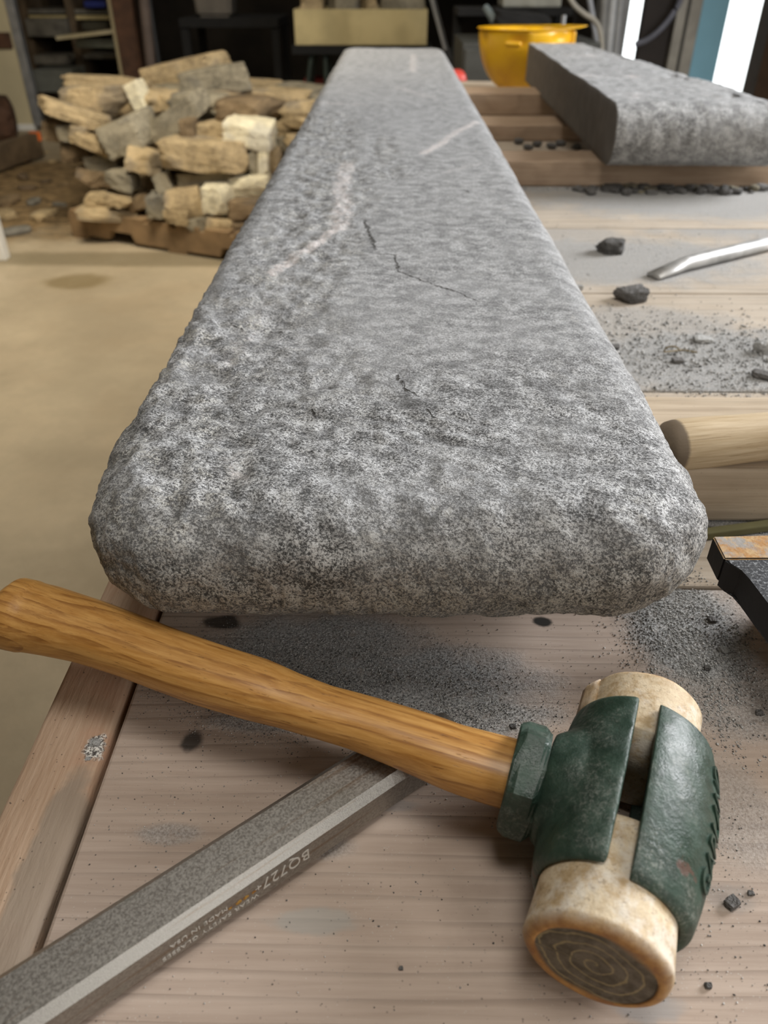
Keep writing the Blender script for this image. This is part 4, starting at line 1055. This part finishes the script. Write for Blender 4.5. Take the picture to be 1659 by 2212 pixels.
reparent(box('bottom_rail', xr-1.0, xr-.06, pY-.008, pY+.055, FLOOR_Z+.0, FLOOR_Z+.045, white_mat), panel)
h_ = at(5, 87, Y=pY); reparent(box('latch', h_.x-.2, h_.x+.07, pY-.03, pY, h_.z-.05, h_.z+.05, rust_brown), panel)
# rack of junk
rY = 7.3; rk = empty('storage_rack', (at(150, 200, Y=rY).x, rY, FLOOR_Z), 'dim wooden storage rack full of odds and ends behind the stone pile', 'rack')
rx0, rx1 = at(60, 60, Y=rY).x, at(250, 60, Y=rY).x
for zpx in (20, 33, 118, 165): z_ = at(150, zpx, Y=rY).z; reparent(box('shelf', rx0, rx1, rY, rY+.5, z_-.03, z_, cedar if zpx in (33,) else junk_grey), rk)
for x_ in (rx0, at(160, 60, Y=rY).x, rx1): reparent(box('upright', x_-.03, x_+.03, rY-.03, rY+.5, FLOOR_Z, 1.2, junk_brown), rk)
def junk(name, x0, y0, x1, y1, Y, dp, mat, label, cat): return tag(facing_box(name, x0, y0, x1, y1, Y, dp, mat, bev=.01), label, cat)
junk('storage_box', 60, 40, 150, 80, rY-.10, .3, junk_grey, 'dusty grey box on the upper part of the rack at left', 'box')
junk('storage_box', 178, 48, 232, 66, rY-.12, .3, plain('dark_box', (.06, .055, .035), .8), 'small dark box beside the leaning batten on the rack', 'box')
junk('storage_box', 75, 120, 150, 140, rY-.10, .3, junk_grey, 'flat grey box on the lower shelf of the rack', 'box')
junk('storage_box', 80, 150, 165, 200, rY-.6, .3, plain('blue_grey_box', (.11, .115, .10), .8), 'blue-grey box standing low before the rack', 'box')
junk('blue_tub', 182, 2, 228, 17, rY-.08, .2, plain('blue_plastic', (.02, .035, .22), .5), 'deep blue plastic tub on the top of the rack', 'tub')
a_ = at(150, 82, Y=6.9); b_ = at(252, 62, Y=6.7)
bmx = box_bm(-.5*(b_-a_).length, .5*(b_-a_).length, -.12, .12, -.012, .012, .002); o = bm_obj('board', bmx, cream, loc=(a_+b_)/2, rot=(0, -math.atan2((b_-a_).z, (b_-a_).x)*.6, 0)); o.name = 'shelf_board'
tag(o, 'pale loose board slanting across the rack', 'board')
o = junk('metal_sheet', 165, 84, 250, 104, 6.85, .1, plain('grey_green_sheet', (.17, .18, .14), .6), 'grey-green metal channel under the slanting board on the rack', 'channel')
tp = at(243, 0, Y=6.3); bt = at(273, 165, Y=6.3)
bx = bt.x; tag(box('wooden_batten', bx-.045, bx+.0, 6.3, 6.33, FLOOR_Z, 1.3, cream), 'thin cream wooden batten standing upright behind the pile', 'batten')
px_ = at(285, 165, Y=6.1).x; tag(box('wooden_post', px_-.06, px_+.08, 6.1, 6.2, FLOOR_Z, 2.4, rust_brown), 'dark reddish-brown wooden post behind the pile', 'post')
px_ = at(318, 140, Y=6.0).x; tag(bm_obj('leaning_pipe', tube_bm([(px_, 6.0, FLOOR_Z), (px_+.06, 6.1, 1.0)], .035, 12), plain('pinkish_grey_pipe', (.12, .09, .075), .7)), 'pinkish-grey pipe standing right of the reddish-brown post', 'pipe')
px_ = at(340, 140, Y=6.0).x; tag(bm_obj('metal_pole', tube_bm([(px_, 6.05, FLOOR_Z), (px_-.02, 6.1, 1.2)], .015, 10), dark_metal), 'thin dark metal pole right of the pinkish pipe', 'pole')
# plank with an orange tip at the left edge, debris
a_ = at(-40, 345, z=FLOOR_Z+.1); b_ = at(80, 300, z=FLOOR_Z+.12); dd = b_-a_
o = bm_obj('floor_plank', box_bm(-dd.length/2, dd.length/2, -.03, .03, -.09, .05, .004), junk_brown, loc=(a_+b_)/2, rot=(0, 0, math.atan2(dd.y, dd.x)))
tag(o, 'dark brown plank on edge at the left of the floor with an orange painted end', 'plank')
cap = bm_obj('painted_end', box_bm(dd.length/2-.03, dd.length/2+.004, -.033, .033, -.0, .053, .003), plain('orange_paint', (.85, .18, .03), .6), o); cap['label'] = 'orange painted end'
p = at(6, 300, z=FLOOR_Z); tag(rock('dark_bag', (.35, .4, .3), rust_brown, (p.x-.05, p.y, FLOOR_Z+.14), (0, 0, .3), 77), 'dark brown bundle on the floor under the cream door panel at the left edge', 'bundle')
p = at(0, 560, z=FLOOR_Z); wt = box('white_board', p.x-.3, p.x+.035, p.y-.02, p.y+.03, FLOOR_Z, FLOOR_Z+.33, white_mat); tag(wt, 'white board edge standing on the floor at the left frame edge', 'board')
for k, (px, py) in enumerate([(10, 620), (60, 410), (95, 470), (70, 498), (35, 505), (50, 385), (115, 350), (20, 440), (130, 445), (100, 395), (15, 470), (140, 400), (75, 440), (45, 350), (100, 330)][1:]):
    p = at(px, py, z=FLOOR_Z); s_ = .05 + .03*math.sin(k*2.3)
    rock('bark_chip', (s_*2.2, s_*1.2, s_*.6), [junk_brown, tan, brown, junk_grey][k % 4], (p.x, p.y, FLOOR_Z+s_*.2), (0, 0, k*1.3), 700+k, 'loose bark and stone bits on the dirty floor left of the pallet', 'bark chip', 'debris on the floor left of the pallet', sub=2)

# ------------------------------------------------------------------ background in the middle
bY = 5.9; tz = at(460, 40, Y=bY).z; bxa, bxb = at(385, 40, Y=bY).x, at(600, 40, Y=bY).x
wb = empty('black_bench', ((bxa+bxb)/2, bY+.3, FLOOR_Z), 'black steel bench in the dark behind the pile', 'bench')
reparent(box('top', bxa, bxb, bY, bY+.6, tz-.05, tz, black_paint), wb)
for x_ in (bxa, bxb-.05):
    for y_ in (bY+.02, bY+.53): reparent(box('leg', x_, x_+.05, y_, y_+.05, FLOOR_Z, tz-.05, black_paint), wb)
bm = bmesh.new(); wa, wbx = at(415, 38, Y=bY+.1), at(505, 38, Y=bY+.1); ww = (wbx.x-wa.x)/2; cxm = (wa.x+wbx.x)/2
for z_, k in ((0, .82), (.30, 1.0)):
    for sx_, sy_ in ((-1, -1), (1, -1), (1, 1), (-1, 1)): bm.verts.new((sx_*ww*k, sy_*.14*k, z_))
bm.verts.ensure_lookup_table(); V_ = bm.verts
for f_ in ((3, 2, 1, 0), (0, 1, 5, 4), (1, 2, 6, 5), (2, 3, 7, 6), (3, 0, 4, 7)): bm.faces.new([V_[k] for k in f_])
bmesh.ops.bevel(bm, geom=bm.edges[:], offset=.02, segments=3, affect='EDGES')
tb = bm_obj('plastic_tub', bm, plain('grey_tub', (.13, .115, .095), .6), loc=(cxm, bY+.25, tz)); tag(tb, 'grey plastic tub on the black bench in the dark', 'tub')
tb.modifiers.new('solid', 'SOLIDIFY').thickness = .004

cY = 5.25; ca_, cb_ = at(638, 98, Y=cY), at(922, 98, Y=cY); ctop = at(780, 20, Y=cY).z; cz0 = ca_.z
st = empty('tool_stand', ((ca_.x+cb_.x)/2, cY+.25, FLOOR_Z), 'dark folding stand with splayed legs carrying the pale wooden crate', 'stand')
reparent(box('top', ca_.x-.02, cb_.x+.03, cY-.02, cY+.45, cz0-.045, cz0, black_paint), st)
for x_, dx in ((ca_.x+.09, -.12), (ca_.x+.17, -.0), (cb_.x-.06, .1), (cb_.x-.14, 0)):
    for y_ in (cY+.03, cY+.40):
        o = bm_obj('leg', tube_bm([(x_, y_, cz0-.04), (x_+dx, y_, FLOOR_Z+.01)], .014, 10), plain('dark_green_steel', (.028, .040, .032), .5)); reparent(o, st)
cr = empty('wooden_crate', ((ca_.x+cb_.x)/2, cY+.2, cz0), 'pale yellowish wooden crate on the dark stand beyond the long slab', 'crate')
reparent(box('front_panel', ca_.x, cb_.x, cY, cY+.022, cz0+.001, ctop, cedar), cr); reparent(box('back_panel', ca_.x, cb_.x, cY+.38, cY+.40, cz0+.001, ctop, cedar), cr)
reparent(box('side_panel', ca_.x, ca_.x+.02, cY+.022, cY+.38, cz0+.001, ctop, cedar), cr); reparent(box('side_panel', cb_.x-.02, cb_.x, cY+.022, cY+.38, cz0+.001, ctop, cedar), cr)
reparent(box('base', ca_.x+.02, cb_.x-.02, cY+.022, cY+.38, cz0+.002, cz0+.02, cedar), cr)
logs = [(672, 4, 62, 40, tan, 'round tan log end in the left of the crate'), (745, 6, 80, 36, greyst, 'grey-brown stone lump in the middle of the crate'),
        (800, 2, 40, 34, tan, 'small tan lump right of the grey-brown one in the crate'), (862, 0, 100, 30, greyst, 'long greyish lump at the right of the crate')]
for k, (px, py, wp, hp_, mt, lb) in enumerate(logs):
    p = at(px, py, Y=cY+.12); q = px_size(p); hgt = p.z+hp_*q/2-(cz0+.02)
    rock('firewood_log', (wp*q*.86, .19, hgt), mt, (p.x, cY+.19, cz0+.0205+hgt*.47), (0, 0, .1*k), 900+k, lb, 'log', blocky=.75, sub=4)
# grey bar with clamps right of the crate
b0 = at(972, 140, Y=4.6); b1 = at(935, 0, Y=4.65)
dv = (b0-b1); bot = b0 + dv*((b0.z-FLOOR_Z)/(b1.z-b0.z))*1.0; bot.z = FLOOR_Z+.01
clamp = empty('clamp_bar', bot, 'grey metal bar clamp leaning in the dark right of the crate', 'clamp')
o = bm_obj('bar', box_bm(-.018, .018, -.008, .008, 0, (b1-bot).length+.15, .002), grey_metal, clamp); dirv = (b1-bot).normalized(); o.rotation_euler = dirv.to_track_quat('Z', 'Y').to_euler()
o2 = bm_obj('clamp_head', box_bm(-.035, .03, -.03, .03, (b0-bot).length-.02, (b0-bot).length+.07, .006), dark_metal, clamp); o2.rotation_euler = o.rotation_euler
o3 = bm_obj('screw_handle', tube_bm([(.05, -.02, (b0-bot).length-.09), (.045, -.02, (b0-bot).length+.03)], .013, 10), grey_metal, clamp); o3.rotation_euler = o.rotation_euler
# dark grey cabinet behind the far bench end, with the red cap
dY = 3.5; xa, xb = at(1000, 95, Y=dY).x, at(1300, 95, Y=dY).x; zc = at(1100, 93, Y=dY).z
cab = empty('metal_cabinet', ((xa+xb)/2, dY+.3, FLOOR_Z), 'dark grey metal cabinet behind the hard hat and the bench end', 'cabinet')
cg = plain('dark_grey_cabinet_paint', (.050, .052, .047), .6)
reparent(box('body', xa, xb, dY, dY+.5, FLOOR_Z+.0, zc, cg), cab)
reparent(box('door', xa+.01, (xa+xb)/2-.005, dY-.012, dY, FLOOR_Z+.06, zc-.02, cg), cab); reparent(box('door', (xa+xb)/2+.005, xb-.01, dY-.012, dY, FLOOR_Z+.06, zc-.02, cg), cab)
rp = at(992, 172, Y=3.2); tag(box('fuel_can', rp.x-.10, rp.x+.022, 3.12, 3.26, FLOOR_Z, rp.z+.03, red_plastic, bev=.02), 'red plastic can peeping out right of the long slab end', 'can')
rp = at(672, 178, Y=5.8); tag(box('red_toolbox', rp.x-.05, rp.x+.35, 5.8, 6.0, FLOOR_Z, rp.z+.02, plain('dull_red_steel', (.28, .03, .02), .5), bev=.01), 'dull red steel box low under the crate stand', 'toolbox')
# things on and over the cabinet
q0 = at(1078, 58, Y=3.7); q1 = at(1048, 15, Y=3.75)
tag(bm_obj('machine_lever', tube_bm([(q0.x+.03, 3.7, zc+.0), tuple(q0), tuple(q1)], [.022, .02, .014], 12), plain('blue_grey_paint', (.10, .125, .13), .5)), 'blue-grey lever sticking up behind the hard hat', 'lever')
q2 = at(1120, 40, Y=3.8)
mh = at(1120, 24, Y=3.8).z - zc
mach = rock('machine_housing', (.24, .3, mh), black_paint, (q2.x, 3.8, zc+mh*.5), (0, .1, 0), 55, 'black machine housing on the cabinet behind the hard hat', 'machine', blocky=.8)
# pale box on a high shelf at top centre right
sY = 4.15; sa, sb = at(1085, 18, Y=sY), at(1215, 18, Y=sY)
sh_ = empty('wall_shelf', ((sa.x+sb.x)/2, sY+.1, FLOOR_Z), 'black shelf rack in the dark holding the pale box', 'shelf')
reparent(box('board', sa.x-.2, sb.x+.05, sY, sY+.3, sa.z-.03, sa.z, black_paint), sh_)
for x_ in (sa.x-.2, sb.x+.01): reparent(box('leg', x_, x_+.04, sY+.25, sY+.29, FLOOR_Z, sa.z-.03, black_paint), sh_)
junk('pale_box', 1085, -90, 1212, 17, sY+.02, .2, plain('pale_grey_card', (.30, .30, .26), .7), 'pale grey box on the black shelf at the top', 'box')
tp = at(1216, 52, Y=3.6); tag(bm_obj('chrome_bolt', tube_bm([(tp.x, 3.6, zc), (tp.x, 3.6, tp.z+.03)], .010, 10), grey_metal), 'small chrome rod standing behind the peak of the hard hat', 'rod')

# pipes and hoses before the partition
def pipe(x0, x1, Y, r, mat, label, cat='pipe'):
    b_ = at(x1, 105, Y=Y); t_ = at(x0, 0, Y=Y); d_ = t_-b_; lo = b_ - d_*((b_.z-FLOOR_Z)/d_.z); hi = b_ + d_*((2.35-b_.z)/d_.z)
    tag(bm_obj('conduit_pipe' if cat == 'pipe' else 'hose', tube_bm([lo, hi], r, 14), mat), label, cat)
WYp = WY-.10
pipe(1305, 1298, WYp, .019, plain('grey_pipe', (.26, .26, .25), .5), 'thick grey conduit pipe left of the bright wall slit')
pipe(1325, 1315, WYp, .017, plain('pale_pipe', (.50, .52, .54), .4), 'pale conduit pipe second left of the bright wall slit')
pipe(1340, 1330, WYp, .013, plain('mid_grey_pipe', (.32, .33, .34), .45), 'thin grey conduit pipe next to the bright wall slit')
pipe(1274, 1292, WYp-.1, .012, plain('blue_grey_pipe', (.36, .38, .42), .4), 'slanting blue-grey rod at the left of the conduit pipes')
hs = smooth_curve([at(1222, -25, Y=4.0), at(1238, 8, Y=4.0), at(1262, 30, Y=4.0), at(1285, 45, Y=4.0), at(1296, 68, Y=4.0), at(1300, 110, Y=4.0), at(1303, 260, Y=4.0), at(1310, 560, Y=4.0)], 6)
tag(bm_obj('hose', tube_bm(hs, .0115, 12), plain('grey_beige_hose', (.36, .34, .29), .5), smooth=True), 'grey-beige hose curling down before the conduit pipes', 'hose')
hs = smooth_curve([at(1372, 96, Y=WY-.03), at(1398, 86, Y=WY-.05), at(1425, 65, Y=WY-.06), at(1448, 38, Y=WY-.05), at(1468, 5, Y=WY-.045), at(1490, -60, Y=WY-.05)], 6)
tag(bm_obj('hose', tube_bm(hs, .013, 12), plain('blue_grey_hose', (.16, .17, .22), .5), smooth=True), 'dark blue-grey hose sagging between bright slit and grey jamb', 'hose')
